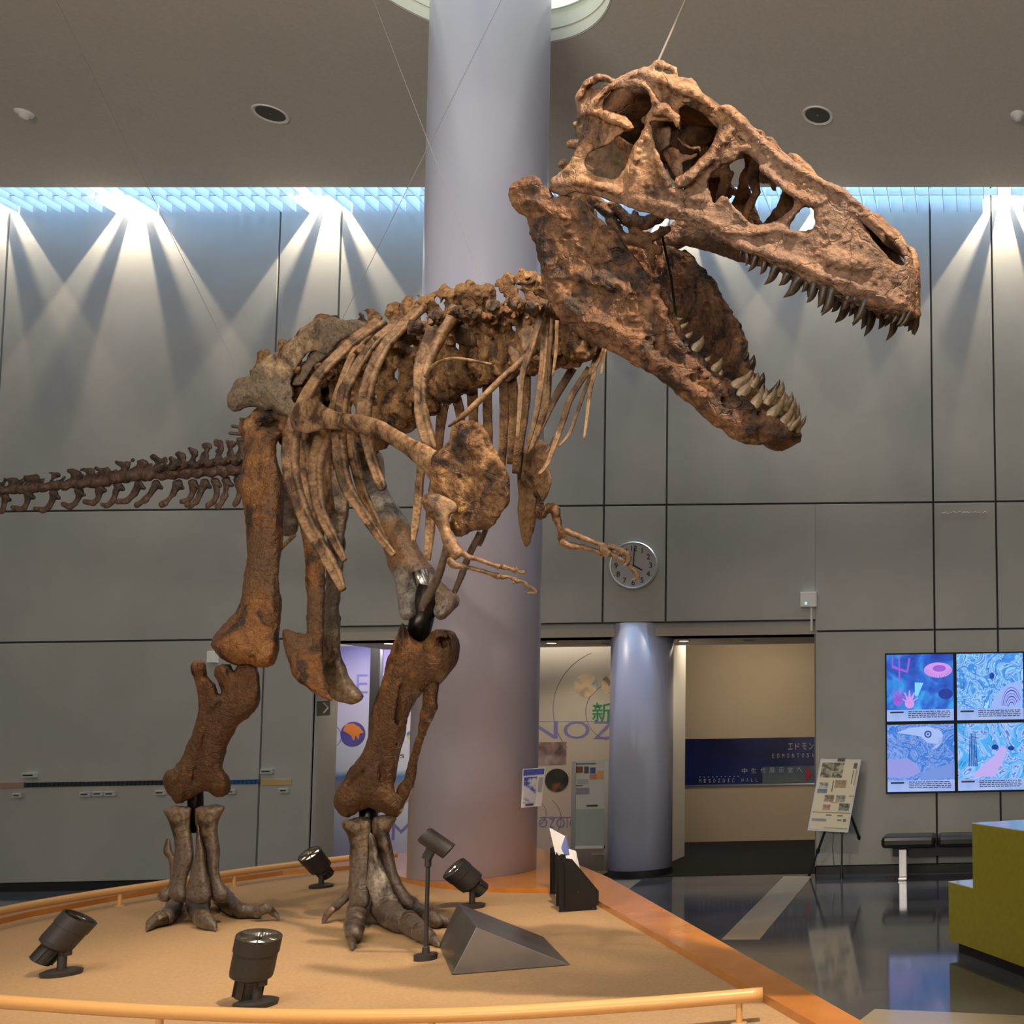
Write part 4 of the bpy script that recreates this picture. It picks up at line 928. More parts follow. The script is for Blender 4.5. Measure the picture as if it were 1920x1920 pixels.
def toe(segs, claw=None):
    """segs: list of bones; each a list of (x, y, r) in crop-8 units; the depth follows the contact with the deck"""
    for si, sg in enumerate(segs):
        pp = []
        for q in sg:
            x, y = C8([(q[0], q[1])])[0]; r = q[2]/3.097
            d = dfoot(x, y+r*1.0+ (q[3]/3.097 if len(q) > 3 else 0)); pp.append((x, y, d, r))
        b = float(np.mean([p[2] for p in pp])); last = si == len(segs)-1
        bb('claw' if (last and claw) else 'toe_bone', [dch(pp, b, sp=3, k=4)], b, m_foot, vox=2.2, nz=((1.6, 12), (.8, 5)))
toe([[(222, 1560, 50), (195, 1630, 46), (160, 1670, 48)], [(130, 1680, 46), (85, 1700, 36), (60, 1730, 20), (42, 1755, 6)]], 1)
toe([[(345, 1560, 76), (345, 1620, 66), (362, 1660, 58)], [(370, 1680, 56), (400, 1700, 46), (430, 1725, 26), (448, 1752, 7)]], 1)
toe([[(465, 1530, 60), (520, 1590, 56), (560, 1620, 50)], [(600, 1630, 50), (650, 1640, 40), (690, 1648, 34)], [(690, 1650, 28, 20), (735, 1620, 30, 50), (780, 1640, 22, 30), (805, 1670, 14, 12), (816, 1696, 4)]], 1)

# left hind leg (right in view)
C2b = lambda pts: crop(520, 820, 3.43, pts)
fem_f = C2b([(480, 160), (560, 130), (640, 88), (680, 130), (690, 220), (700, 310), (760, 420), (830, 520), (880, 640), (950, 780), (1010, 840), (1040, 920), (1100, 975), (1156, 1030), (1152, 1090), (1080, 1162), (1020, 1150), (1015, 1060), (980, 1010), (925, 1010), (905, 1080), (895, 1150), (850, 1176), (790, 1160), (780, 1050), (740, 880), (700, 780), (640, 650), (560, 480), (510, 300)])
pr = [plate(fem_f, T=34, t0=8, rim=36, k=0), CH(C2b, 3.43, [(600, 150, 60, 0), (560, 220, 50, 0)], k=14), CH(C2b, 3.43, [(1080, 1050, 60, 0), (1060, 1100, 46, 0)], k=12), CH(C2b, 3.43, [(840, 1000, 56, -8), (845, 1110, 46, -8)], k=12),
      CH(C2b, 3.43, [(960, 1000, 36, -36), (950, 1100, 40, -36)], k=8, sub=True)]
bb('femur', pr, lambda x, y: np.interp(y, [850, 1150], [6.95, 6.5]), m_grey, vox=3, nz=((3, 32), (1.5, 12), (.7, 5)))
tib_f = [(744, 1192), (750, 1169), (758, 1168), (768, 1192), (782, 1202), (797, 1199), (808, 1186), (829, 1181), (850, 1190), (860, 1211), (856, 1232), (850, 1248), (842, 1266), (824, 1280), (805, 1287), (790, 1300), (777, 1318), (766, 1344), (760, 1376), (750, 1405), (744, 1430), (738, 1471), (744, 1495), (757, 1513), (745, 1531), (712, 1522), (690, 1516), (664, 1526), (642, 1529), (628, 1503), (638, 1478), (657, 1446), (677, 1411), (690, 1378), (696, 1341), (709, 1290), (722, 1254), (735, 1222)]
pr = [plate(tib_f, T=36, t0=8, rim=34, k=0), chain([(760, 1260, -6, 26), (800, 1250, -10, 26), (830, 1235, -6, 20)], k=14), chain([(650, 1500, -6, 18), (690, 1485, -12, 20), (740, 1505, -6, 16)], k=10),
      chain([(800, 1192, -20, 16), (806, 1212, -34, 12), (832, 1206, -20, 14), (836, 1198, -6, 14)], k=5, sub=True), chain([(655, 1470, -24, 6), (690, 1440, -36, 6), (708, 1410, -38, 5)], k=3, sub=True), chain([(725, 1330, -38, 4), (715, 1420, -38, 5), (720, 1480, -30, 5)], k=4, sub=True), chain([(752, 1290, -34, 5), (738, 1400, -24, 5)], k=4, sub=True)]
bb('tibia', pr, lambda x, y: np.interp(y, [1180, 1520], [6.3, 6.6]), m_leg, vox=3, nz=((4.5, 28, 2), (2.8, 9, 4), (1.2, 5)))
bb('fibula', [dch([(808, 1285, 6.35, 16), (806, 1310, 6.36, 14), (800, 1340, 6.38, 12), (789, 1380, 6.42, 8), (776, 1425, 6.48, 9), (768, 1460, 6.52, 11), (757, 1488, 6.55, 15), (750, 1498, 6.56, 12)], 6.45, sp=3, k=3, flat=.8), dch([(800, 1345, 6.37, 10), (810, 1325, 6.36, 12)], 6.45)], 6.45, m_leg, vox=2.5, nz=((1.5, 14), (.8, 6)))
b0 = 6.6
bb('metatarsal', [plate(C8([(1180,1112),(1240,1096),(1338,1100),(1350,1150),(1340,1220),(1340,1330),(1332,1450),(1350,1560),(1322,1620),(1240,1622),(1220,1560),(1225,1440),(1230,1300),(1215,1200),(1180,1155)]), T=18, t0=4, rim=17, k=0)], b0+0, m_foot, vox=2.4, nz=((1.8, 18, 2), (1.6, 7, 4)))
bb('metatarsal', [plate(C8([(1345,1180),(1380,1240),(1402,1330),(1442,1430),(1482,1530),(1522,1600),(1472,1652),(1390,1642),(1350,1580),(1328,1480),(1338,1350),(1338,1240)]), T=18, t0=4, rim=17, k=0)], b0+-0.06, m_footl, vox=2.4, nz=((1.8, 18, 2), (1.6, 7, 4)))
bb('metatarsal', [plate(C8([(1368,1092),(1430,1076),(1500,1086),(1484,1130),(1452,1180),(1470,1260),(1492,1380),(1532,1480),(1602,1580),(1582,1640),(1520,1622),(1460,1530),(1420,1420),(1400,1330),(1378,1250),(1358,1150)]), T=18, t0=4, rim=17, k=0)], b0+0, m_foot, vox=2.4, nz=((1.8, 18, 2), (1.6, 7, 4)))
toe([[(1300, 1560, 62), (1270, 1640, 62), (1262, 1690, 58)], [(1250, 1730, 62), (1248, 1770, 54)], [(1240, 1780, 34), (1238, 1830, 22), (1240, 1862, 7)]], 1)
toe([[(1430, 1620, 90), (1480, 1670, 78), (1520, 1695, 70)], [(1560, 1700, 68), (1620, 1740, 62)], [(1640, 1760, 58), (1680, 1785, 48)], [(1690, 1790, 38), (1730, 1820, 24), (1745, 1845, 8)]], 1)
toe([[(1570, 1590, 48), (1630, 1640, 42), (1660, 1655, 44)], [(1690, 1670, 44), (1730, 1700, 38)], [(1760, 1695, 36), (1800, 1700, 30), (1840, 1715, 10)]], 1)
bb('toe_bone', [fch([(1235, 1520, 30), (1190, 1570, 26), (1150, 1600, 26), (1110, 1640, 22)], 6.75, sp=3)], 6.75, m_foot, vox=2.3)
bb('claw', [fch([(1120, 1630, 24), (1085, 1670, 20), (1075, 1710, 14), (1090, 1752, 5)], 6.7, sp=3)], 6.7, m_foot, vox=2.2)

# shoulder blades and coracoids
sc_n = C4([(495, 1210), (520, 1140), (562, 1090), (600, 1068), (640, 1064), (680, 1078), (740, 1115), (820, 1155), (950, 1185), (1130, 1218), (1250, 1275), (1400, 1365), (1600, 1465), (1640, 1560), (1600, 1660), (1560, 1700), (1500, 1610), (1430, 1545), (1300, 1445), (1200, 1375), (1100, 1340), (1000, 1315), (850, 1292), (700, 1315), (620, 1330), (560, 1315), (510, 1290)])
bb('scapula', [plate(sc_n, T=13, t0=5, rim=16, k=0), CH(C4, 4, [(600, 1160, 30, 0), (760, 1210, 34, -4), (950, 1245, 40, -5), (1150, 1290, 44, -5), (1330, 1390, 44, -4), (1500, 1500, 44, -2), (1600, 1560, 40, 0)], k=12)], lambda x, y: np.interp(x, [540, 680, 830], [5.95, 5.45, 5.02]), m_rib, vox=2.6, nz=((1.8, 24), (1, 8)), label='pale brown shoulder blade')
cor = C6([(270, 370), (330, 330), (385, 260), (405, 190), (425, 130), (500, 108), (560, 100), (620, 140), (680, 220), (712, 290), (760, 370), (800, 480), (815, 540), (822, 620), (818, 690), (790, 760), (720, 858), (640, 890), (560, 912), (470, 945), (420, 928), (392, 850), (442, 735), (400, 685), (350, 650), (290, 612), (245, 565), (255, 500), (230, 440)])
pr = [plate(cor, T=12, t0=5, rim=16, k=0), CH(C6, 3.84, [(340, 470, 50, -4), (420, 560, 46, -6), (360, 600, 40, -6)], k=16), CH(C6, 3.84, [(520, 220, 50, -4), (620, 380, 56, -4), (680, 560, 60, -2), (620, 760, 60, -2), (500, 850, 46, 0)], k=18),
      CH(C6, 3.84, [(505, 520, 14, -22)], k=6, sub=True), CH(C6, 3.84, [(450, 560, 6, -20), (520, 570, 8, -22), (620, 540, 6, -20), (700, 460, 6, -18)], k=4, sub=True), CH(C6, 3.84, [(560, 330, 6, -18), (680, 340, 6, -18)], k=4, sub=True)]
bb('coracoid', pr, lambda x, y: np.interp(x, [800, 950], [5.02, 4.85]), m_vert, vox=2.6, nz=((4.5, 20), (3.0, 9), (1.4, 4.5)))
cor2 = C6([(930, 330), (960, 290), (1005, 258), (1062, 245), (1122, 310), (1108, 380), (1100, 440), (1128, 480), (1130, 580), (1080, 690), (1022, 800), (1002, 920), (945, 1022), (910, 940), (886, 800), (892, 650), (880, 540), (898, 420)])
bb('coracoid', [plate(cor2, T=10, t0=4, rim=14, k=0), CH(C6, 3.84, [(1000, 350, 40, -2), (980, 560, 40, -3), (960, 780, 36, -2)], k=12)], lambda x, y: np.interp(x, [970, 1035], [5.4, 5.25]), m_rib, vox=2.6, nz=((2, 18), (1.2, 7)))

# arms
pr = [plate(C6([(208, 690), (222, 650), (260, 632), (320, 640), (390, 668), (440, 700), (462, 750), (440, 775), (400, 790), (385, 850), (400, 930), (440, 975), (485, 1030), (492, 1070), (450, 1105), (395, 1122), (370, 1085), (355, 1000), (335, 920), (285, 830), (230, 775)]), T=13, t0=5, rim=14, k=0), CH(C6, 3.84, [(250, 690, 46, -2), (300, 740, 44, -4), (350, 860, 34, -4), (390, 980, 34, -3), (430, 1060, 44, -2)], k=9)]
bb('humerus', pr, 4.88, m_rib, vox=2.2, nz=((1.6, 16), (.8, 6)))
def ach(pts, base, **k): return dch([(*C6([(q[0], q[1])])[0], base if len(q) < 4 else q[3], q[2]/3.84) for q in pts], base, **k)
bb('ulna', [ach([(400, 1125, 30), (430, 1150, 30), (480, 1158, 20), (600, 1185, 15), (700, 1215, 17), (745, 1230, 24)], 4.82, sp=3)], 4.82, m_rib, vox=1.7, nz=((1.0, 9),))
bb('radius', [ach([(500, 1070, 24), (530, 1090, 24), (600, 1108, 15), (700, 1145, 15), (745, 1160, 22)], 4.80, sp=3)], 4.8, m_rib, vox=1.7, nz=((1.0, 9),))
for k_, q in enumerate(([(785, 1165, 22), (830, 1175, 12), (862, 1185, 20)], [(872, 1180, 18), (900, 1198, 14), (925, 1200, 18)], [(775, 1235, 22), (820, 1235, 12), (870, 1255, 18)], [(880, 1262, 18), (920, 1268, 12), (945, 1285, 16)], [(950, 1290, 15), (970, 1305, 14), (985, 1320, 16)])):
    bb('finger_bone', [ach(q, 4.75, sp=3)], 4.75, m_rib, vox=1.4, nz=((1.4, 5),))
bb('claw', [ach([(985, 1315, 15), (1018, 1345, 13), (975, 1352, 9), (925, 1344, 3)], 4.74, sp=3)], 4.74, m_rib, vox=1.3, nz=((.7, 5),))
bb('claw', [ach([(855, 1275, 8), (858, 1290, 3)], 4.74)], 4.74, m_rib, vox=1.3, nz=())
bb('humerus', [ach([(1035, 700, 22), (1045, 790, 34), (1110, 740, 34), (1160, 760, 34), (1165, 820, 32), (1195, 900, 26), (1215, 985, 32)], 5.2, sp=3, k=6), ach([(1010, 620, 14), (1050, 700, 22)], 5.2)], 5.2, m_vert, vox=2.0, nz=((2.0, 12), (1.2, 5)))
bb('ulna', [ach([(1215, 990, 28), (1260, 1010, 26), (1350, 1020, 20), (1440, 1045, 18), (1485, 1065, 20)], 5.12, sp=3)], 5.12, m_rib, vox=1.7, nz=((1.0, 9),))
bb('radius', [ach([(1235, 900, 22), (1270, 920, 22), (1360, 955, 20), (1450, 990, 18), (1500, 1010, 24)], 5.1, sp=3)], 5.1, m_rib, vox=1.7, nz=((1.0, 9),))
for k_, q in enumerate(([(1510, 1040, 40), (1530, 1060, 36)], [(1550, 1020, 26), (1600, 1030, 20), (1650, 1060, 26)], [(1545, 1065, 24), (1600, 1090, 16), (1650, 1120, 18)], [(1670, 1130, 16), (1700, 1165, 15), (1720, 1190, 18)])):
    bb('finger_bone', [ach(q, 5.05, sp=3)], 5.05, m_rib, vox=1.5, nz=((1.2, 6),))
bb('claw', [ach([(1660, 1065, 22), (1685, 1090, 24), (1680, 1125, 16), (1645, 1160, 4)], 5.03, sp=3)], 5.03, m_rib, vox=1.4, nz=((.6, 5),))
bb('claw', [ach([(1725, 1195, 20), (1748, 1220, 20), (1740, 1245, 13), (1700, 1258, 4)], 5.03, sp=3)], 5.03, m_rib, vox=1.4, nz=((.6, 5),))

# ribs: swept tapering blades with a channel along the outer face
RP = [(math.cos(t), math.sin(t)) for t in [i*PI/7 for i in range(14)]]
RP = [(u*(1.25 if w < -.5 else 1.0) if u < 0 else u, w) for u, w in RP]
RP = [((-.25 if abs(w-.1) < .3 and u < -.8 else (-.55 if -.2 < w < .75 and u < -.5 else u)), w) for u, w in RP]
def rib(pts, name='rib', m=None, flat=.6, ws=1.0, head=None):
    """pts (x, y, depth, half width px)"""
    q = spline(pts, 6); w3 = [PR(a[0], a[1], a[2]) for a in q]
    rr = [a[3]*1.22*a[2]*KD/FPX*ws*(1+.10*mnoise.noise(Vector((a[0]*.05, a[1]*.05, 0)))) for a in q]
    mb = MB(); fd = np.array((0.3, 1.0, 0))
    mb.tube(w3, rr, 12, flat=flat, fdir=fd, prof=RP if flat < .8 else None)
    mb.build(name, m or m_rib, rx, smooth=True)
    # raised edge along the blade
rib([(715, 602, 6.2, 12), (670, 634, 6.08, 10), (632, 668, 6.0, 9), (600, 702, 5.95, 9), (575, 742, 5.95, 10), (555, 792, 5.98, 13), (545, 850, 6.0, 14), (552, 910, 6.0, 13), (575, 975, 5.95, 12), (605, 1030, 5.9, 11), (630, 1075, 5.85, 10), (643, 1106, 5.82, 6)])
rib([(702, 618, 6.18, 9), (670, 652, 6.05, 7), (650, 692, 5.98, 6), (637, 730, 5.95, 7), (624, 775, 5.96, 10), (603, 830, 6.0, 13), (592, 890, 6.02, 12), (603, 960, 6.0, 10), (626, 1010, 5.95, 8), (646, 1050, 5.9, 5)])
rib([(765, 584, 6.0, 12), (742, 608, 5.9, 9), (707, 637, 5.8, 8), (680, 672, 5.72, 8), (660, 706, 5.7, 9), (646, 736, 5.7, 10), (640, 775, 5.72, 11), (636, 830, 5.76, 12), (648, 905, 5.78, 11), (680, 960, 5.75, 9), (710, 1005, 5.7, 7), (738, 1040, 5.65, 5)])
rib([(655, 800, 5.74, 6), (664, 860, 5.8, 9), (682, 925, 5.85, 8), (708, 985, 5.85, 7), (730, 1028, 5.82, 4)])
rib([(800, 568, 5.85, 14), (777, 590, 5.72, 11), (750, 618, 5.62, 10), (722, 650, 5.55, 10), (702, 688, 5.5, 11), (690, 727, 5.48, 12), (684, 770, 5.5, 12), (687, 812, 5.52, 11), (695, 850, 5.54, 9), (706, 885, 5.54, 9), (716, 913, 5.52, 8), (719, 919, 5.52, 4)])
rib([(836, 588, 5.5, 26), (822, 622, 5.4, 20), (803, 660, 5.3, 17), (790, 700, 5.24, 13), (788, 740, 5.22, 10), (793, 785, 5.22, 12), (804, 825, 5.22, 12), (812, 850, 5.24, 9)])
rib([(800, 830, 5.5, 10), (790, 880, 5.55, 7), (784, 940, 5.58, 7), (778, 990, 5.6, 6), (775, 1015, 5.6, 4)])
rib([(820, 880, 5.4, 8), (810, 940, 5.45, 8), (806, 1000, 5.5, 8), (801, 1050, 5.52, 6)])
rib([(560, 800, 6.2, 14), (572, 860, 6.25, 12), (580, 930, 6.25, 9), (600, 990, 6.2, 6)])
rib([(612, 800, 6.2, 10), (606, 850, 6.2, 12), (612, 910, 6.2, 9), (622, 960, 6.2, 6)])
for p in ([(838, 1020, 5.0, 5), (826, 1068, 5.05, 6), (812, 1100, 5.1, 7), (790, 1142, 5.15, 5)], [(900, 1000, 5.0, 5), (879, 1042, 5.05, 5), (864, 1082, 5.1, 5), (852, 1110, 5.15, 4)], [(912, 990, 5.1, 4), (903, 1012, 5.12, 4), (899, 1022, 5.14, 3)]):
    rib(p, 'belly_rib', m_foot, flat=.9)
rib([(797, 706, 5.15, 2.6), (811, 687, 5.1, 2.6), (832, 676, 5.05, 2.6), (859, 672, 5.0, 2.4), (900, 679, 4.98, 2.2), (922, 683, 4.98, 1.8)], 'wishbone', flat=1)
rib([(1005, 655, 4.9, 7), (976, 679, 4.88, 5), (942, 709, 4.86, 5), (900, 750, 4.85, 4.5), (868, 780, 4.85, 4), (841, 800, 4.85, 1.5)], 'rib', flat=.9)
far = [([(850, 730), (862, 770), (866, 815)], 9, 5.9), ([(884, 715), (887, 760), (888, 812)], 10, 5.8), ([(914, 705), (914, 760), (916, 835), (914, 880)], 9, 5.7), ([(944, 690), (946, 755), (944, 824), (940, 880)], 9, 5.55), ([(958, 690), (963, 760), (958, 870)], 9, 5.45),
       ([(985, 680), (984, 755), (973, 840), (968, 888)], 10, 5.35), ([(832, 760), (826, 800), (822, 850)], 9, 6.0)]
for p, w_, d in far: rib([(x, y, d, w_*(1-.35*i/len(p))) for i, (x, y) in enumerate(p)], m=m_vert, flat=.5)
front = [([(1024, 562), (1010, 608), (992, 663), (979, 709), (974, 778), (970, 824)], 6, 4.75), ([(1026, 572), (1021, 640), (1015, 709), (1005, 778), (985, 850)], 6.5, 4.8), ([(1031, 583), (1026, 686), (1022, 755), (1000, 826), (985, 850)], 9, 4.95), ([(1045, 601), (1042, 663), (1036, 705)], 3.2, 4.75),
         ([(1075, 690), (1045, 739), (1026, 778), (1005, 825)], 6.5, 5.1), ([(1106, 690), (1072, 743), (1056, 789), (1040, 833), (1026, 870), (1010, 890)], 5.5, 5.0), ([(1108, 700), (1085, 766), (1068, 812), (1047, 838)], 3.2, 5.0), ([(1120, 672), (1107, 732), (1101, 778), (1095, 824)], 3.6, 4.9), ([(1134, 655), (1130, 685), (1127, 703)], 2.8, 4.9),
         ([(1128, 640), (1120, 672), (1106, 702)], 8, 4.9), ([(1040, 820), (1030, 840), (1022, 850)], 3, 5.2)]
for p, w_, d in front: rib([(x, y, d, w_*(1-.5*(i/(len(p)-1))**2)) for i, (x, y) in enumerate(p)], flat=.6)
bb('rib_head', [plate(C5([(1000, 640), (1075, 565), (1150, 610), (1130, 720), (1060, 790), (1030, 700)]), T=5, rim=9, k=0)], 4.9, m_rib, vox=2.2, nz=((1.5, 9),))
bb('rib_head', [plate(C5([(930, 745), (965, 740), (1025, 790), (1040, 860), (1000, 900), (950, 850)]), T=6, rim=8, k=0), plate(C5([(1030, 850), (1150, 700), (1230, 640), (1240, 760), (1150, 800), (1070, 880)]), T=6, rim=9, k=2)], 4.95, m_rib, vox=2.2, nz=((1.8, 9),))
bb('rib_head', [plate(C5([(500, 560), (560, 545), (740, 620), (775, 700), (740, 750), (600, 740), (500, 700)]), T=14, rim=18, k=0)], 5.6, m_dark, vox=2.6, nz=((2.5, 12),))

# ---- tail
CT = lambda pts: crop(0, 760, 4, pts)
sp = [(-60, 560), (80, 552), (240, 530), (400, 500), (560, 488), (655, 480), (770, 470), (925, 432), (1055, 410), (1195, 388), (1295, 400), (1350, 362), (1445, 322), (1535, 292), (1640, 262), (1720, 275), (1800, 250)]
ce = [(-60, 640), (70, 635), (210, 628), (370, 615), (520, 600), (640, 588), (760, 575), (900, 553), (1030, 530), (1160, 515), (1250, 512), (1340, 503), (1440, 495), (1530, 488), (1630, 480), (1720, 474), (1800, 460)]
cr = [34, 34, 34, 35, 36, 38, 40, 42, 46, 50, 50, 54, 58, 60, 64, 66, 66]
for k_ in range(7):      # the tail tapers off beyond the frame
    dx_ = 140-6*k_; sp.insert(0, (sp[0][0]-dx_, sp[0][1]+6)); ce.insert(0, (ce[0][0]-dx_, ce[0][1]+3)); cr.insert(0, cr[0]-2.6)
hk = {0: 1, 1: 1, 2: 1, 3: 1, 4: 1, 5: 1, 6: 1, 7: 1, 8: 1, 9: 1}
for i in range(len(sp)):
    c = CT([ce[i]])[0]; t = CT([sp[i]])[0]; r = cr[i]/4; d = float(body_depth(c[0])); nx_ = CT([ce[min(i+1, len(ce)-1)]])[0]; hw = max(9, (nx_[0]-c[0])*.40) if i < len(ce)-1 else 12
    pr = [chain([(c[0]-hw, c[1]+1, 0, r*.98), (c[0], c[1], 0, r*.72), (c[0]+hw, c[1]-1, 0, r)], k=3), chain([(c[0]-2, c[1]-r*.6, 0, r*.6), (t[0]+4, t[1]+8, 0, 6)], k=5, flat=.6),
          chain([(t[0]-(12 if i < 17 else 4), t[1]+1, 0, 4.2), (t[0], t[1]+4, 0, 5.5), (t[0]+(9 if i < 17 else 4), t[1]+5, 0, 6)], k=4, flat=.6),
          chain([(c[0]+4, c[1]-r*.7, -3, 4.5), (c[0]+hw+8, c[1]-r-5, -4, 3.6), (c[0]+hw+14, c[1]-r-11, -4, 3)], k=3)]
    if i > 15: pr.append(chain([(c[0], c[1]-4, -4, 7), (c[0]+8, c[1]-10, -22, 5), (c[0]+20, c[1]-16, -34, 4)], k=4))
    bb('tail_vertebra', pr, d, m_tail, vox=2.2, nz=((2.0, 11), (1.2, 5)))
chev = [[(40, 680), (28, 740), (18, 790), (-20, 795)], [(215, 665), (200, 730), (165, 780), (95, 768)], [(405, 665), (385, 730), (340, 785), (268, 772)], [(598, 645), (580, 710), (530, 758), (472, 746)], [(752, 610), (735, 690), (695, 735), (635, 722)], [(885, 600), (860, 680), (820, 745), (765, 745)], [(1045, 595), (1000, 670), (950, 715), (880, 725)],
        [(1175, 590), (1120, 670), (1080, 715), (1025, 745)], [(1335, 590), (1290, 670), (1250, 720), (1210, 748)], [(1450, 585), (1440, 660), (1410, 710), (1360, 720)], [(1540, 585), (1500, 670), (1460, 735), (1400, 748)], [(1620, 575), (1620, 660), (1600, 720), (1555, 750)], [(1700, 570), (1690, 660), (1665, 730), (1632, 758)], [(1790, 560), (1795, 640), (1785, 700), (1765, 735)]]
for i, p in enumerate(chev):
    pp = CT(p); d = float(body_depth(pp[0][0])); last = 8 if i < 7 else 10
    q = spline([(pp[0][0], pp[0][1], 0, 8.5), (pp[1][0], pp[1][1], 0, 6), (pp[2][0], pp[2][1], 0, 6.5), (pp[3][0], pp[3][1], 0, last*.62)], 4)
    bb('chevron_bone', [chain([tuple(a) for a in q], k=2, flat=.6), chain([(pp[0][0]-5, pp[0][1]-2, 0, 5), (pp[0][0]+9, pp[0][1]+7, 0, 4)], k=3)], d, m_tail, vox=2.0, nz=((1.2, 9),))
# ------------------------------------------------------------------ suspension cables
m_wire = mat('thin_steel_wire', (0.35, 0.33, 0.30), .4, metal=.8)
def cable(name, a, b_, r, label):
    MB().tube([a, b_], r, 6).build(name, m_wire, label=label, cat='cable', group='suspension wires of the skeleton')
def to_ceiling(p0, px, py):       # a point on the ceiling seen at the pixel
    return onZ(px, py, CEIL)
hp = headcentre(1233, 118, .0)
cable('suspension_wire', hp, onZ(1352, -150, CEIL-.02), .004, 'thin wire running from the top of the skull up to the ceiling')
def wire_px(x0, y0, d0, x1, y1, d1, lab):
    a, b_ = PR(x0, y0, d0), PR(x1, y1, d1); t = (CEIL-.02-a[2])/(b_[2]-a[2]); cable('suspension_wire', a, a+(b_-a)*t, .0016, lab)
wire_px(640, 602, 6.5, 940, 0, 6.6, 'thin wire rising from the hip bone up across the big column')
wire_px(905, 530, 5.6, 700, 0, 6.6, 'thin wire rising leftwards from the back bones past the left edge of the big column')
wire_px(470, 745, 6.7, 140, 70, 7.4, 'faint thin wire rising to the upper left from the rear of the hip bone')
j0 = headcentre(1262, 395, -.2); j1 = headcentre(1272, 600, -.2)
MB().tube([headcentre(1238, 425, -.05), headcentre(1258, 520, -.05), headcentre(1268, 600, -.05)], .005, 8).build('jaw_wire', m_steel, rx)

# ------------------------------------------------------------------ spot lamps on the platform
m_lamp = mat('matt_black_lamp_metal', (0.022, 0.02, 0.02), .5)
m_refl = mat('lamp_reflector', (0.85, 0.8, 0.72), .18, metal=1)
m_glow = mat('lamp_glass_glow', (1.0, 0.80, 0.58), .3, emit=1.6)
def platform_lamp(bx, by, hz, ax, r, ln, label, lit=True, side=(1, 0, 0), tgt=None, en=0):
    g0 = onZ(bx, by, PLAT); e = empty('spot_lamp', (g0[0], g0[1], PLAT+.001), label, 'lamp')
    ax = np.array(ax, float); ax /= np.linalg.norm(ax); c0 = np.array((g0[0], g0[1], PLAT+.001))
    MB().lathe(c0, [(.075, 0), (.078, .018), (.06, .026), (.02, .028)], 28).build('base_plate', m_lamp, e)
    MB().lathe(c0, [(.018, .026), (.018, hz-.02), (.024, hz)], 16).build('stem', m_lamp, e)
    pv = c0+np.array((0, 0, hz)); sd = np.array(side, float)
    hc_ = pv+ax*(ln*.35)+np.array((-.02, 0, .05))
    MB().lathe(hc_-ax*ln*.5, [(r*.55, -.02), (r*.97, 0), (r, .02), (r, ln*.62), (r*1.05, ln*.63), (r*1.05, ln), (r*.93, ln), (r*.93, ln-.02)], 40, axis=ax, cap=False).build('lamp_head', m_lamp, e)
    MB().lathe(hc_-ax*ln*.5, [(r*.93, ln-.015), (r*.6, ln-.07), (r*.25, ln-.11)], 40, axis=ax, cap=False).build('reflector', m_refl, e)
    MB().lathe(hc_-ax*ln*.5, ([(r*.86, ln-.035), (r*.5, ln-.022), (r*.01, ln-.018)] if lit else [(r*.4, ln-.06), (r*.01, ln-.05)]), 24, axis=ax, cap=False).build('bulb_glass', m_glow if lit else m_refl, e)
    q = np.cross(ax, (0, 1, 0)); q /= np.linalg.norm(q)
    w_ = np.cross(ax, q)
    for a_ in (0, PI/3, 2*PI/3):                       # louvre blades in the mouth
        u = q*math.cos(a_)+w_*math.sin(a_); MB().obox(hc_+ax*(ln*.5-.012), r*.9, .0015, .008, u, np.cross(ax, u), ax).build('mouth_blade', m_lamp, e)
    # gear box with cooling ribs behind the head
    gb = hc_-ax*(ln*.72)-np.cross(ax, (0, 1, 0))*0.0
    mb = MB().lathe(gb+ax*.02, [(r*.6, -.075), (r*.6, .03)], 24, axis=ax)
    for k in range(7):
        an = 2*PI*k/7; u = q*math.cos(an)+w_*math.sin(an); mb.obox(gb+u*r*.62, .006, .003, .05, u, np.cross(ax, u), ax)
    mb.build('gear_box', m_lamp, e)
    MB().tube([pv+np.array((0, 0, -.03)), pv+np.array((.05, 0, .03)), pv+np.array((.05, 0, .09)), hc_+np.array((.02, 0, -.02))], .006, 8).build('power_cord', m_lamp, e)
    MB().obox(pv+np.array((0, 0, .01)), .035, .012, .03, (1, 0, 0), (0, 1, 0), (0, 0, 1)).build('yoke', m_lamp, e)
    if en:
        light('lamp_beam', 'SPOT', hc_+ax*(ln*.5+.03), en, (1.0, .72, .42), target=tgt, size=.05, angle=46, blend=.6)
    return e
platform_lamp(115, 1828, .11, (.50, .26, .80), .071, .15, 'black spot lamp at the far left of the platform, tilted to the right', lit=False, tgt=PR(560, 900, 6.5), en=16)
platform_lamp(480, 1886, .10, (.24, -.12, .95), .076, .17, 'black spot lamp nearest the front rail, with its lit rim facing up', tgt=PR(640, 1000, 6.4), en=22)
platform_lamp(602, 1664, .11, (-.20, -.62, .80), .074, .15, 'black spot lamp standing between the two feet, its lamp glass lit', tgt=PR(560, 760, 6.7), en=16)
platform_lamp(885, 1702, .12, (-.52, -.52, .72), .078, .155, 'black spot lamp behind the grey metal wedge, its glass lit and facing left', tgt=PR(840, 1000, 5.2), en=16)
g0 = onZ(798, 1799, PLAT); e = empty('pole_spot_lamp', (g0[0], g0[1], PLAT), 'slim black spot lamp on a tall thin pole left of the metal wedge', 'lamp')
c0 = np.array((g0[0], g0[1], PLAT))
MB().lathe(c0, [(.052, 0), (.052, .028), (.02, .03)], 28).build('base_plate', m_lamp, e)
hp_ = np.array(onY(806, 1607, g0[1])); 
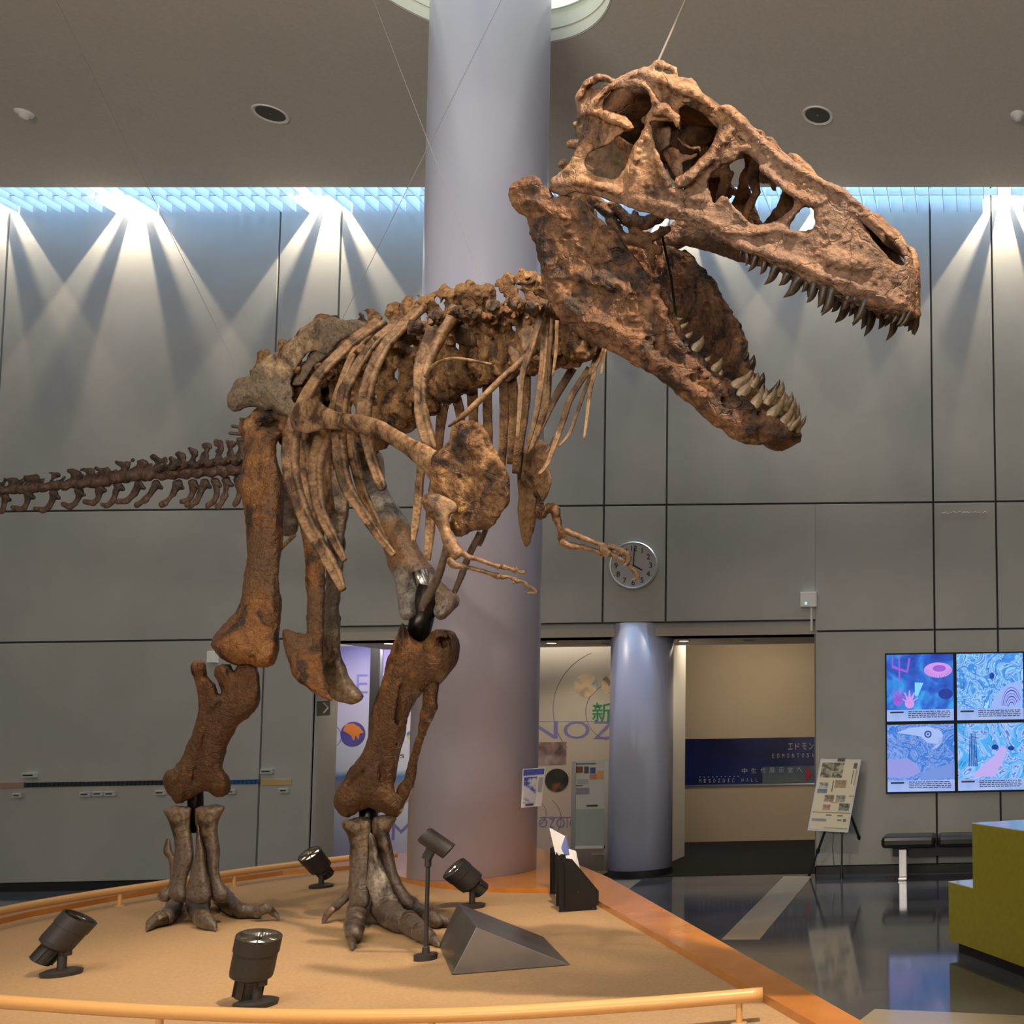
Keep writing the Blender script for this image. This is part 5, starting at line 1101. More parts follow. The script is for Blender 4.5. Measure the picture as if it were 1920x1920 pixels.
MB().lathe(c0, [(.018, .03), (.016, .06), (.0095, .065), (.0095, hp_[2]-PLAT-.05), (.015, hp_[2]-PLAT-.045), (.015, hp_[2]-PLAT)], 16).build('pole', m_lamp, e)
ha_ = np.array((.72, .25, -.62)); ha_ /= np.linalg.norm(ha_); hcn = np.array(onY(822, 1583, g0[1]))
MB().lathe(hcn-ha_*.075, [(.036, -.012), (.043, 0), (.043, .135), (.039, .137), (.037, .125)], 32, axis=ha_).build('lamp_head', m_lamp, e)
MB().obox((hp_+hcn)/2+np.array((-.02, 0, -.005)), .02, .014, .04, (1, 0, -.5), (0, 1, 0), (.5, 0, 1)).build('yoke', m_lamp, e)

# grey metal wedge
m_wedge = mat('brushed_grey_steel', (0.20, 0.20, 0.215), .32, metal=.85, col2=(0.27, 0.27, 0.28), nscale=3, bump=.05, bscale=8)
def gp(x, y): return np.array(onZ(x, y, PLAT))
def vplane(x, y, a, b_):      # ray through the pixel meets the vertical plane through ground points a, b
    n_ = np.cross(b_-a, (0, 0, 1)); v_ = ray(x, y); t = (a-CAMP)@n_/(v_@n_); return CAMP+v_*t
fl_, fr_, br_, bl_ = gp(847, 1829), gp(1070, 1810), gp(1019, 1757), gp(823, 1774)
ft_, bt_ = vplane(893, 1739, fl_, fr_), vplane(858, 1694, bl_, br_)
up_ = np.array((0, 0, .002))
mk('metal_wedge', [q+up_ for q in (fl_, fr_, ft_, bl_, br_, bt_)], [(0, 1, 2), (3, 5, 4), (0, 2, 5, 3), (1, 4, 5, 2), (0, 3, 4, 1)], m_wedge, label='grey brushed metal wedge, a sloping blank reading desk beside the right foot', cat='sign stand', bevel=.003)

# brochure rack
m_blk = mat('black_acrylic', (0.008, 0.007, 0.006), .5, spec=.2)
m_paper = mat('white_paper', (0.75, 0.76, 0.82), .6)
m_paperb = mat('blue_print', (0.12, 0.16, 0.45), .5)
br = gp(1085, 1711); e = empty('brochure_rack', (br[0], br[1], PLAT), 'black acrylic brochure rack holding white leaflets by the platform edge', 'rack')
a0, a1 = gp(1048, 1711), gp(1118, 1706)
side_px = [(1048, 1711), (1048, 1616), (1058, 1610), (1072, 1612), (1122, 1672), (1122, 1697), (1118, 1699), (1118, 1707)]
sp_ = [vplane(x, y, a0, a1) for x, y in side_px]; zmin = min(q[2] for q in sp_); sp_ = [q+np.array((0, 0, max(0, PLAT-zmin))) for q in sp_]
dv = gp(1031, 1677)-a0; dv[2] = 0
for k, t in enumerate((0, .30, 1.0)):
    MB().prism([q+dv*t for q in sp_], np.array((0, .006, 0))).build('side_plate', m_blk, e)
MB().prism([sp_[0]+np.array((.03, 0, .02)), sp_[0]+np.array((.03, 0, .02))+dv, sp_[1]+dv+np.array((.03, 0, -.01)), sp_[1]+np.array((.03, 0, -.01))], np.array((.004, 0, 0))).build('back_plate', m_blk, e)
MB().prism([sp_[4]+np.array((-.01, 0, 0)), sp_[5]+np.array((-.01, 0, 0)), sp_[5]+dv+np.array((-.01, 0, 0)), sp_[4]+dv+np.array((-.01, 0, 0))], np.array((.004, 0, 0))).build('front_plate', m_blk, e)
for px in ((1084, 1672), (1059, 1625), (1113, 1703)):
    MB().lathe(vplane(px[0], px[1], a0, a1)-np.array((0, .002, 0)), [(.004, -.002), (.002, .003)], 10, axis=(0, -1, 0)).build('screw', m_chrome, e)
for k, (pxs, t, m_) in enumerate((([(1030, 1553), (1058, 1568), (1068, 1606), (1044, 1612)], .8, m_paper), ([(1060, 1566), (1066, 1600), (1072, 1606), (1062, 1612), (1052, 1590)], .6, m_paperb), ([(1066, 1592), (1078, 1596), (1087, 1636), (1070, 1616)], .3, m_paper), ([(1060, 1604), (1072, 1603), (1080, 1624), (1066, 1622)], .15, m_paper))):
    q = [vplane(x, y, a0+dv*t, a1+dv*t) for x, y in pxs]
    tag_ = ['tall white leaflet curling out of the back of the brochure rack', 'blue printed leaflet edge behind the tall white leaflet', 'narrow white leaflet standing steeply in front of the rack', 'small folded white leaflet low in the middle of the rack'][k]
    MB().prism(q, np.array((.004, .006, 0))).build('leaflet', m_, label=tag_, cat='leaflet', group='leaflets in the brochure rack')

# poster fixed on the column
m_pb = mat('poster_blue', (0.05, 0.09, 0.45), .5, col2=(0.6, 0.62, 0.75), nscale=14, lo=.42, hi=.52)
Yp = CC[1]-.36
q = [np.array(onY(980, 1442, Yp-.02)), np.array(onY(1023, 1439, Yp+.12)), np.array(onY(1015, 1511, Yp+.12)), np.array(onY(977, 1515, Yp-.02))]
e = empty('column_poster', ((q[2]+q[3])/2), 'small blue and white poster stuck on the right side of the big column', 'poster')
MB().prism(q, (-.002, .004, 0)).build('sheet', m_paper, e)
def quadpt(q, u, v): return (q[0]*(1-u)+q[1]*u)*(1-v)+(q[3]*(1-u)+q[2]*u)*v
def quadpatch(name, q, u0, v0, u1, v1, m, parent, off=(0, -.0015, 0)):
    return MB().prism([quadpt(q, u, v)+np.array(off) for u, v in ((u0, v0), (u1, v0), (u1, v1), (u0, v1))], (0, .001, 0)).build(name, m, parent)
quadpatch('title_band', q, .04, .02, .95, .17, mat('deep_blue_print', (0.07, 0.10, 0.5), .5), e, (.004, -.008, 0))
quadpatch('picture', q, .08, .22, .66, .88, m_pb, e, (.004, -.008, 0))
quadpatch('side_text', q, .74, .25, .93, .62, mat('grey_print', (0.35, 0.37, 0.40), .5), e, (.004, -.008, 0))
quadpatch('footer', q, .2, .91, .6, .96, mat('navy_print', (0.05, 0.06, 0.2), .5), e, (.004, -.008, 0))

# ------------------------------------------------------------------ clock
cc_ = np.array(onY(1190, 1061, WY-.012)); R_ = .5*abs(onY(1235, 1061, WY)[0]-onY(1145, 1061, WY)[0])
e = empty('wall_clock', cc_-np.array((0, .02, R_)), 'round silver rimmed wall clock with black numerals showing four o\'clock', 'clock')
MB().lathe(cc_, [(R_*.94, 0), (R_, .01), (R_, .05), (R_*.965, .06), (R_*.93, .055), (R_*.93, .04)], 64, axis=(0, -1, 0), cap=False).build('rim', mat('satin_silver', (.7, .7, .68), .3, metal=.7), e, smooth=False)
m_face = mat('clock_face', (0.42, 0.42, 0.45), .5)
MB().lathe(cc_, [(R_*.935, .040), (.001, .041)], 64, axis=(0, -1, 0), cap=False).build('dial', m_face, e)
m_ink = mat('black_ink', (0.01, 0.01, 0.012), .5)
for h in range(1, 13):
    a = PI/2-h*PI/6; p = cc_+np.array((math.cos(a)*R_*.72, -.046, math.sin(a)*R_*.72-.033))
    text_obj('numeral', str(h), p, .092, m_ink, e, (1, 0, 0), (0, 0, 1), extrude=.0008, align='CENTER')
for k in range(60):
    if k % 5 == 0:
        a = k*PI/30; p = cc_+np.array((math.cos(a)*R_*.88, -.044, math.sin(a)*R_*.88)); MB().obox(p, .007, .001, .002, (math.cos(a), 0, math.sin(a)), (0, 1, 0), (-math.sin(a), 0, math.cos(a))).build('minute_mark', m_ink, e)
for nm, ang, ln, w_ in (('minute_hand', PI/2-.06, .80, .006), ('hour_hand', -PI/6, .46, .009)):
    u = np.array((math.cos(ang), 0, math.sin(ang))); MB().obox(cc_+u*R_*ln*.44+np.array((0, -.05, 0)), R_*ln*.5, .0012, w_, u, (0, 1, 0), np.cross(u, (0, 1, 0))).build(nm, m_ink, e)

# small boxes on the wall
def wallbox(name, px0, py0, px1, py1, dep, m, label=None, cat=None, parent=None, Y=None, group=None, bevel=.004):
    Y = (WY-.012) if Y is None else Y
    a, b_ = onY(px0, py0, Y), onY(px1, py1, Y); z0, z1_ = sorted((a[2], b_[2]))
    return MB().box(a[0], b_[0], Y-dep, Y, z0, z1_).build(name, m, parent, label=label, cat=cat, group=group, bevel=bevel)
bxp = np.array(onY(1517, 1139, WY-.06)); e = empty('wall_sensor_box', bxp, 'square white box with a tiny blue light, high on the wall right of the doorway', 'sensor')
wallbox('housing', 1503, 1112, 1532, 1139, .09, m_white, parent=e)
wallbox('indicator_light', 1512, 1131, 1515, 1135, .093, mat('blue_led', (.1, .5, 1), .3, emit=3), parent=e, bevel=0)
wallbox('cable_duct', 1520, 1139, 1524, 1184, .02, m_white, parent=e)
wallbox('wall_sensor', 398, 1222, 410, 1243, .08, m_white, label='small white sensor box on the left wall behind the left knee', cat='sensor')

# ------------------------------------------------------------------ timeline strip on the left wall
m_tiles = [mat('tile_dark', (0.02, 0.025, 0.03), .3), mat('tile_blue', (0.02, 0.07, 0.20), .3)]
tx = np.array(onY(270, 1477, WY-.02)); e = empty('timeline_strip', tx, 'long strip of small dark and blue tiles with tan end bars on the left wall', 'timeline')
wallbox('end_bar', -30, 1468, 47, 1477, .02, mat('pinkish_tan_bar', (0.30, 0.20, 0.16), .5), parent=e, bevel=0)
wallbox('end_bar', 491, 1462.5, 548, 1471.5, .02, mat('yellow_tan_bar', (0.45, 0.33, 0.14), .5), parent=e, bevel=0)
t0 = None
for k in range(55):
    x = 49+k*8.02; y = 1472.5-(x*.0135)
    if k in (0, 38):
        t0 = wallbox('tile', x, y-4.2, x+6.4, y+4.2, .018, m_tiles[k > 20], parent=e, bevel=0); xk = k; pz0 = Vector(t0.location)
    else:
        o = t0.copy(); COL.objects.link(o); a, b_ = onY(49+xk*8.02, 1472, WY-.012), onY(x, 1472-(k-xk)*8.02*.0135+.0, WY-.012)
        o.location = pz0+Vector((b_[0]-a[0], 0, 0))
m_lab = mat('label_holder', (0.42, 0.42, 0.40), .5)
for k, (x, y, w_) in enumerate(((60, 1453.5, 24), (38, 1491, 16), (165, 1489, 18), (189, 1488, 18), (211, 1488, 18), (305, 1486, 18), (437, 1484, 16), (504, 1446, 22), (536, 1482, 17))):
    c_ = np.array(onY(x, y+5, WY-.03)); lab = ['wider label plate above the left end of the tile strip', 'label plate below the pinkish bar at the far left', 'first of three label plates close together under the strip', 'middle of three label plates close together under the strip', 'last of three label plates close together under the strip',
        'label plate under the strip just left of the left shin', 'label plate under the strip just right of the left shin', 'wider label plate above the yellow bar at the strip\'s right end', 'label plate below the yellow bar at the strip\'s right end'][k]
    b1 = empty('label_plate', c_, lab, 'label', 'label plates along the tile strip')
    wallbox('holder', x-w_/2, y-4.5, x+w_/2, y+4.5, .05, m_lab, parent=b1)
    wallbox('text_line', x-w_/2+3, y-1, x+w_/2-3, y+1, .0515, m_ink, parent=b1, bevel=0)

# arrow sign on the side of the doorway
def onXq(x, y, off=0.0): return np.array(onX(x, y, XL+.012+off))
q = [onXq(595, 1315), onXq(619, 1313), onXq(619, 1340), onXq(595, 1341)]
e = empty('arrow_sign', (q[2]+q[3])/2, 'small dark square sign with a pale arrow on the doorway side wall', 'sign')
MB().prism(q, (-.008, 0, 0)).build('board', mat('sign_dark', (0.05, 0.05, 0.045), .5), e)
m_pale = mat('pale_sign_print', (0.45, 0.45, 0.42), .5)
for (a, b_) in (((606, 1318), (615, 1327)), ((615, 1327), (606, 1337))): MB().tube([onXq(*a, .003), onXq(*b_, .003)], .008, 6).build('arrow_stroke', m_pale, e)

# ------------------------------------------------------------------ murals in the doorway recess
m_ltxt = mat('violet_print', (0.20, 0.19, 0.45), .5); m_gtxt = mat('green_print', (0.01, 0.24, 0.10), .5); m_line = mat('thin_grey_line', (0.2, 0.17, 0.22), .5)
def wtext(ch, x0, x1, yt, yb, m, parent, Y, ext=.002, off=0.0):
    a = np.array(onY(x0, yb, Y)); b_ = np.array(onY(x1, yt, Y)); h = b_[2]-a[2]
    o = text_obj('lettering', ch, (0, 0, 0), 1.0, m, parent, (1, 0, 0), (0, 0, 1), extrude=.0, offset=off)
    me = o.data; n_ = len(me.vertices); co = np.zeros(n_*3); me.vertices.foreach_get('co', co); co = co.reshape(-1, 3)
    mn, mx_ = co.min(0), co.max(0)
    co[:, 0] = (co[:, 0]-mn[0])/max(mx_[0]-mn[0], 1e-6)*(b_[0]-a[0]); co[:, 2] = (co[:, 2]-mn[2])/max(mx_[2]-mn[2], 1e-6)*h; co[:, 1] = 0
    me.vertices.foreach_set('co', co.ravel()); me.update()
    o.location = Vector(a)-Vector(wloc(parent)); return o
def arc(cx, cy, r, a0_, a1_, Y, m, parent, th=.006, n=40, sq=1.0):
    pts = [np.array(onY(cx+r*math.cos(t), cy-r*sq*math.sin(t), Y)) for t in np.linspace(a0_, a1_, n)]
    return MB().tube(pts, th, 6).build('circle_line', m, parent)
def disc(cx, cy, r, Y, m, parent, name='round_picture'):
    c_ = np.array(onY(cx, cy, Y)); rr = abs(onY(cx+r, cy, Y)[0]-c_[0]); return MB().lathe(c_, [(rr, 0), (rr, .006)], 40, axis=(0, -1, 0)).build(name, m, parent)
def rampmat(name, stops, scale=6, detail=3, rough=.5, emit=0, dist=0, kind='noise', axis=None):
    m = bpy.data.materials.new(name); m.use_nodes = True; N, L = nt(m); b = N['Principled BSDF']; b.inputs['Roughness'].default_value = rough
    tc = N.new('ShaderNodeTexCoord'); r = N.new('ShaderNodeValToRGB')
    if kind == 'noise':
        n_ = N.new('ShaderNodeTexNoise'); n_.inputs['Scale'].default_value = scale; n_.inputs['Detail'].default_value = detail; n_.inputs['Distortion'].default_value = dist; L.new(tc.outputs['Object'], n_.inputs['Vector']); L.new(n_.outputs['Fac'], r.inputs[0])
    elif kind == 'wave':
        n_ = N.new('ShaderNodeTexWave'); n_.inputs['Scale'].default_value = scale; n_.inputs['Distortion'].default_value = dist; n_.inputs['Detail'].default_value = detail; L.new(tc.outputs['Object'], n_.inputs['Vector']); L.new(n_.outputs['Fac'], r.inputs[0])
    else:
        g_ = N.new('ShaderNodeSeparateXYZ'); L.new(tc.outputs['Generated'], g_.inputs[0])
        nn = N.new('ShaderNodeTexNoise'); nn.inputs['Scale'].default_value = scale; L.new(tc.outputs['Object'], nn.inputs['Vector'])
        ma = N.new('ShaderNodeMath'); ma.operation = 'MULTIPLY_ADD'; ma.inputs[1].default_value = dist; L.new(nn.outputs['Fac'], ma.inputs[0]); L.new(g_.outputs[2], ma.inputs[2]); L.new(ma.outputs[0], r.inputs[0])
    e_ = r.color_ramp.elements; e_[0].position = stops[0][0]; e_[0].color = (*stops[0][1], 1); e_[1].position = stops[-1][0]; e_[1].color = (*stops[-1][1], 1)
    for p_, c_ in stops[1:-1]: q_ = e_.new(p_); q_.color = (*c_, 1)
    L.new(r.outputs[0], b.inputs['Base Color'])
    if emit: L.new(r.outputs[0], b.inputs['Emission Color']); b.inputs['Emission Strength'].default_value = emit; b.inputs['Base Color'].default_value = (0, 0, 0, 1); L.remove(b.inputs['Base Color'].links[0])
    return m
YM = YG-.012
def wpanel(name, x0, y0, x1, y1, Y, m, parent, dep=.01):
    a, b_ = onY(x0, y0, Y), onY(x1, y1, Y); return MB().box(a[0], b_[0], Y-dep, Y, min(a[2], b_[2]), max(a[2], b_[2])).build(name, m, parent)
e = empty('left_mural', onY(690, 1590, YM), 'lilac and white printed glass doors behind the right shin, with a round blue picture', 'mural')
wpanel('door_panel', 612, 1212, 699, 1603, YM, rampmat('lilac_mural', [(.05, (.46, .46, .58)), (.28, (.62, .63, .68)), (.32, (.30, .22, .20)), (.36, (.30, .24, .24)), (.39, (.06, .17, .38)), (.42, (.58, .60, .64)), (.62, (.58, .54, .62)), (.85, (.38, .34, .48)), (1.0, (.14, .13, .30))], 4, dist=.03, kind='grad'), e)
wpanel('door_panel', 709, 1212, 800, 1603, YM, rampmat('lilac_mural_right', [(.05, (.46, .46, .60)), (.28, (.66, .66, .72)), (.33, (.34, .25, .22)), (.39, (.08, .2, .40)), (.42, (.60, .62, .68)), (.62, (.60, .52, .60)), (1.0, (.22, .18, .40))], 4, dist=.03, kind='grad'), e)
wpanel('door_frame', 699, 1205, 704, 1603, YM, mat('dark_door_frame', (.04, .035, .03), .4), e, .04)
wpanel('door_frame', 704, 1205, 709, 1603, YM, m_metal, e, .03)
disc(662, 1376, 23, YM-.012, rampmat('blue_sun_picture', [(.3, (.05, .05, .2)), (.7, (.12, .10, .35))], 3), e)
mb = MB(); c_ = [(648, 1358), (662, 1356), (675, 1364), (682, 1374), (674, 1376), (672, 1388), (667, 1378), (663, 1390), (658, 1379), (650, 1374), (643, 1370)]
mb.prism([np.array(onY(x, y, YM-.02)) for x, y in c_], (0, .003, 0)).build('orange_creature', mat('orange_print', (.75, .22, .04), .5), e)
disc(772, 1378, 9, YM-.012, rampmat('teal_picture', [(.4, (.02, .15, .3)), (.6, (.5, .5, .1))], 8), e)
arc(618, 1380, 22, -1.2, 1.2, YM-.012, m_ltxt, e, .004)
wtext('E', 668, 690, 1264, 1300, m_ltxt, e, YM-.014, off=-.01)
wtext('M', 734, 770, 1543, 1575, m_ltxt, e, YM-.014)
wtext('S', 750, 758, 1414, 1421, m_ink, e, YM-.014)
e = empty('right_mural', onY(1080, 1600, YM), 'beige printed wall with thin circles, a green character and violet letters', 'mural')
wpanel('printed_panel', 980, 1205, 1160, 1612, YM, rampmat('beige_mural', [(.0, (.50, .38, .36)), (.35, (.56, .44, .36)), (.7, (.50, .46, .38)), (1.0, (.42, .39, .34))], 2, dist=.1, kind='grad'), e, .008)
arc(1150, 1330, 113, PI*.62, PI*1.22, YM-.01, m_line, e, .005)
arc(1152, 1335, 54, PI*.58, PI*1.42, YM-.01, m_line, e, .004)
arc(1008, 1535, 44, -1.0, .9, YM-.01, m_line, e, .003); arc(1000, 1525, 24, -1, .9, YM-.01, m_line, e, .003)
MB().tube([np.array(onY(1000, 1353, YM-.01)), np.array(onY(1146, 1353, YM-.01))], .004, 6).build('rule_line', m_ltxt, e)
MB().tube([np.array(onY(1012, 1532, YM-.01)), np.array(onY(1070, 1532, YM-.01))], .004, 6).build('rule_line', m_ltxt, e)
disc(1098.5, 1285, 22, YM-.01, rampmat('savanna_picture', [(.35, (.10, .30, .42)), (.45, (.70, .55, .36)), (.55, (.62, .46, .30)), (.7, (.22, .18, .12))], 3.5, dist=.4), e)
disc(1149, 1284, 21, YM-.01, rampmat('horn_picture', [(.4, (.10, .06, .04)), (.5, (.72, .55, .36)), (.62, (.6, .45, .3)), (.7, (.6, .05, .03))], 4, dist=.6), e)
wtext('新', 1110, 1147, 1317, 1354, m_gtxt, e, YM-.012, off=.01)
for ch, x0, x1 in (('N', 992, 1046), ('O', 1056, 1106), ('Z', 1112, 1152)): wtext(ch, x0, x1, 1352, 1386, m_ltxt, e, YM-.012)
for ch, x0, x1 in (('O', 1010, 1026), ('Z', 1029, 1040), ('O', 1043, 1059), ('I', 1062, 1064), ('C', 1068, 1078)): wtext(ch, x0, x1, 1534, 1552, m_ltxt, e, YM-.012)
wpanel('landscape_picture', 1000, 1392, 1062, 1434, YM, rampmat('faded_rock_picture', [(.35, (.08, .05, .05)), (.5, (.26, .16, .15)), (.7, (.45, .36, .34))], 4, dist=.5), e, .012)
disc(1044, 1463, 22, YM-.01, rampmat('dark_lizard_picture', [(.4, (.008, .008, .006)), (.55, (.03, .03, .015)), (.66, (.30, .07, .03))], 3.5, dist=.8), e)
for a_ in np.linspace(.3, 1.2, 4):
    pass
# notice board standing before the small column
YN = 12.05
nb = np.array(onY(1110, 1632, YN)); nb[2] = 0; e = empty('notice_board', nb, 'tall glazed notice board with pinned posters, left of the small column', 'board')
wpanel('frame_post', 1074, 1428, 1079, 1632, YN, m_metal, e, .03); wpanel('frame_post', 1136, 1425, 1141, 1632, YN, m_metal, e, .03)
wpanel('poster_sheet', 1080, 1426, 1135, 1516, YN, m_paper if False else mat('board_paper', (.62, .62, .58), .5), e, .02)
wpanel('glass_panel', 1080, 1518, 1135, 1586, YN, mat('pale_green_glass_panel', (.42, .48, .46), .15), e, .02)
wpanel('bottom_rail', 1079, 1586, 1136, 1590, YN, m_white, e, .03)
wpanel('lower_panel', 1079, 1592, 1136, 1632, YN, mat('lower_metal_panel', (.25, .22, .18), .4), e, .02)
wpanel('door_handle', 1112, 1598, 1137, 1602, YN, m_metal, e, .05)
for x0, y0, x1, y1, c_ in ((1082, 1437, 1094, 1449, (.2, .08, .05)), (1097, 1437, 1105, 1450, (.08, .08, .07)), (1108, 1439, 1118, 1450, (.06, .10, .3)), (1107, 1451, 1120, 1461, (.6, .25, .18)), (1121, 1445, 1133, 1461, (.75, .40, .12)), (1084, 1461, 1104, 1470, (.42, .44, .48)), (1082, 1477, 1106, 1489, (.30, .27, .34)), (1101, 1509, 1122, 1512, (.05, .05, .05)), (1082, 1431, 1118, 1433, (.15, .15, .15)), (1081, 1472, 1094, 1474, (.1, .1, .12))):
    wpanel('pinned_print', x0, y0, x1, y1, YN, mat('print_%d_%d' % (x0, y0), c_, .5), e, .024)
wpanel('door_post', 1143, 1424, 1146, 1634, YN, m_metal, e, .03)

# blue sign on the passage wall
YS = YB-.01
e = empty('blue_hall_sign', onY(1400, 1470, YS), 'wide dark blue hall sign with pale lettering and a red arrow in the beige passage', 'sign')
def zs(y): return onY(1400, y, YS)[2]
def spanel(name, x0, y0, x1, y1, m, dep=.01): 
    return MB().box(onY(x0, 1420, YS)[0], onY(x1, 1420, YS)[0], YS-dep, YS, zs(y1), zs(y0)).build(name, m, e)
spanel('sign_board', 1283, 1384, 1540, 1470, rampmat('navy_sign', [(.3, (.004, .006, .035)), (.55, (.008, .016, .11)), (.75, (.012, .03, .15))], 1.2, 3, rough=.3))
spanel('lower_edge_trim', 1283, 1470, 1540, 1473, m_metal, .02)
spanel('grey_field', 1430, 1438, 1540, 1469, rampmat('grey_teal_sign', [(.3, (.02, .06, .14)), (.6, (.12, .15, .17))], 1.5, 2, rough=.3), .014)
m_st = mat('pale_sign_letters', (.42, .42, .45), .5)
def sletters(s_, x0, x1, yt, yb, w_, m=m_st):
    n_ = len(s_)
    for i, ch in enumerate(s_):
        if ch == ' ': continue
        cx = x0+(x1-x0)*(i/(n_-1)); a = np.array(onY(cx-w_/2, 1420, YS-.018)); 
        wl_ = .7 if ch == 'I' else w_/2; o = wtext(ch, cx-wl_, cx+wl_, yt, yb, m, e, YS-.018)
        o.location.z = zs(yb)-wloc(e)[2]
        # keep height from the sign's own scale
sletters('エドモン', 1482, 1521, 1395, 1407, 8.5); sletters('EDMONTOSA', 1450, 1524, 1414, 1422, 4)
sletters('中生代展示室へ', 1396, 1499, 1440, 1450, 10); sletters('MESOZOIC HALL', 1313, 1419, 1459, 1466, 4)
for i in range(22): 
    spanel('braille_dot_line', 1312+i*8, 1454.5, 1314+i*8, 1456, m_st, .015) if i < 10 else None
q = [np.array((onY(x, 1420, YS-.02)[0], YS-.02, zs(y))) for x, y in ((1511, 1439), (1524, 1453), (1511, 1467))]
MB().prism(q, (0, .004, 0)).build('red_arrow', mat('red_arrow_print', (.35, .01, .03), .4), e)

# ------------------------------------------------------------------ video wall
e = empty('video_wall', onY(1790, 1486, WY-.08), 'two by two video wall showing bright blue sea life pictures', 'screen')
YV = WY-.10
ax0, az0, ax1, az1 = onY(1660, 1355, YV)[0], onY(1790, 1486, YV)[2], onY(1923, 1355, YV)[0], onY(1790, 1223, YV)[2]
MB().box(ax0, ax1, YV+.012, WY-.02, az0, az1).build('casing', m_blk, e)
def lines_ramp(dk_, md, lt, n_=5):
    out = []
    for i in range(n_):
        t = .28+.42*i/n_; w_ = .42/n_
        out += [(t, md), (t+w_*.38, lt if i % 2 else md), (t+w_*.5, dk_), (t+w_*.62, lt)]
    return out
V1 = rampmat('screen_picture_corals', [(.3, (.0, .03, .35)), (.5, (.01, .12, .62)), (.62, (.02, .30, .80)), (.8, (.12, .50, .92))], 3.2, 6, emit=1.0, dist=1.2)
V2 = rampmat('screen_picture_seabed', lines_ramp((.005, .07, .42), (.04, .27, .80), (.34, .68, 1.0)), 4, 4, emit=1.0, dist=.8)
V3 = rampmat('screen_picture_fish', lines_ramp((.005, .05, .34), (.03, .20, .68), (.26, .40, .88)), 3, 5, emit=1.0, dist=1.4)
V4 = rampmat('screen_picture_trunks', lines_ramp((.01, .09, .45), (.05, .40, .88), (.38, .58, .98)), 2.4, 4, emit=1.0, dist=1.0)
mw = (ax1-ax0)*.012; hw_ = (ax1-ax0)/2; hh = (az1-az0)/2
m_cap = rampmat('screen_caption_band', [(.3, (.22, .36, .85)), (.8, (.55, .68, 1.0))], 3, 2, emit=.9)
m_capd = mat('screen_caption_ink', (.02, .03, .12), .5)
def em(name, c): m = mat(name, c, .5, emit=1.0); m.node_tree.nodes['Principled BSDF'].inputs['Base Color'].default_value = (0, 0, 0, 1); return m
pk, vi, cy_, dk = em('screen_pink', (.62, .30, .80)), em('screen_violet', (.30, .10, .65)), em('screen_cyan', (.20, .65, .95)), em('screen_deep_blue', (.0, .03, .30))
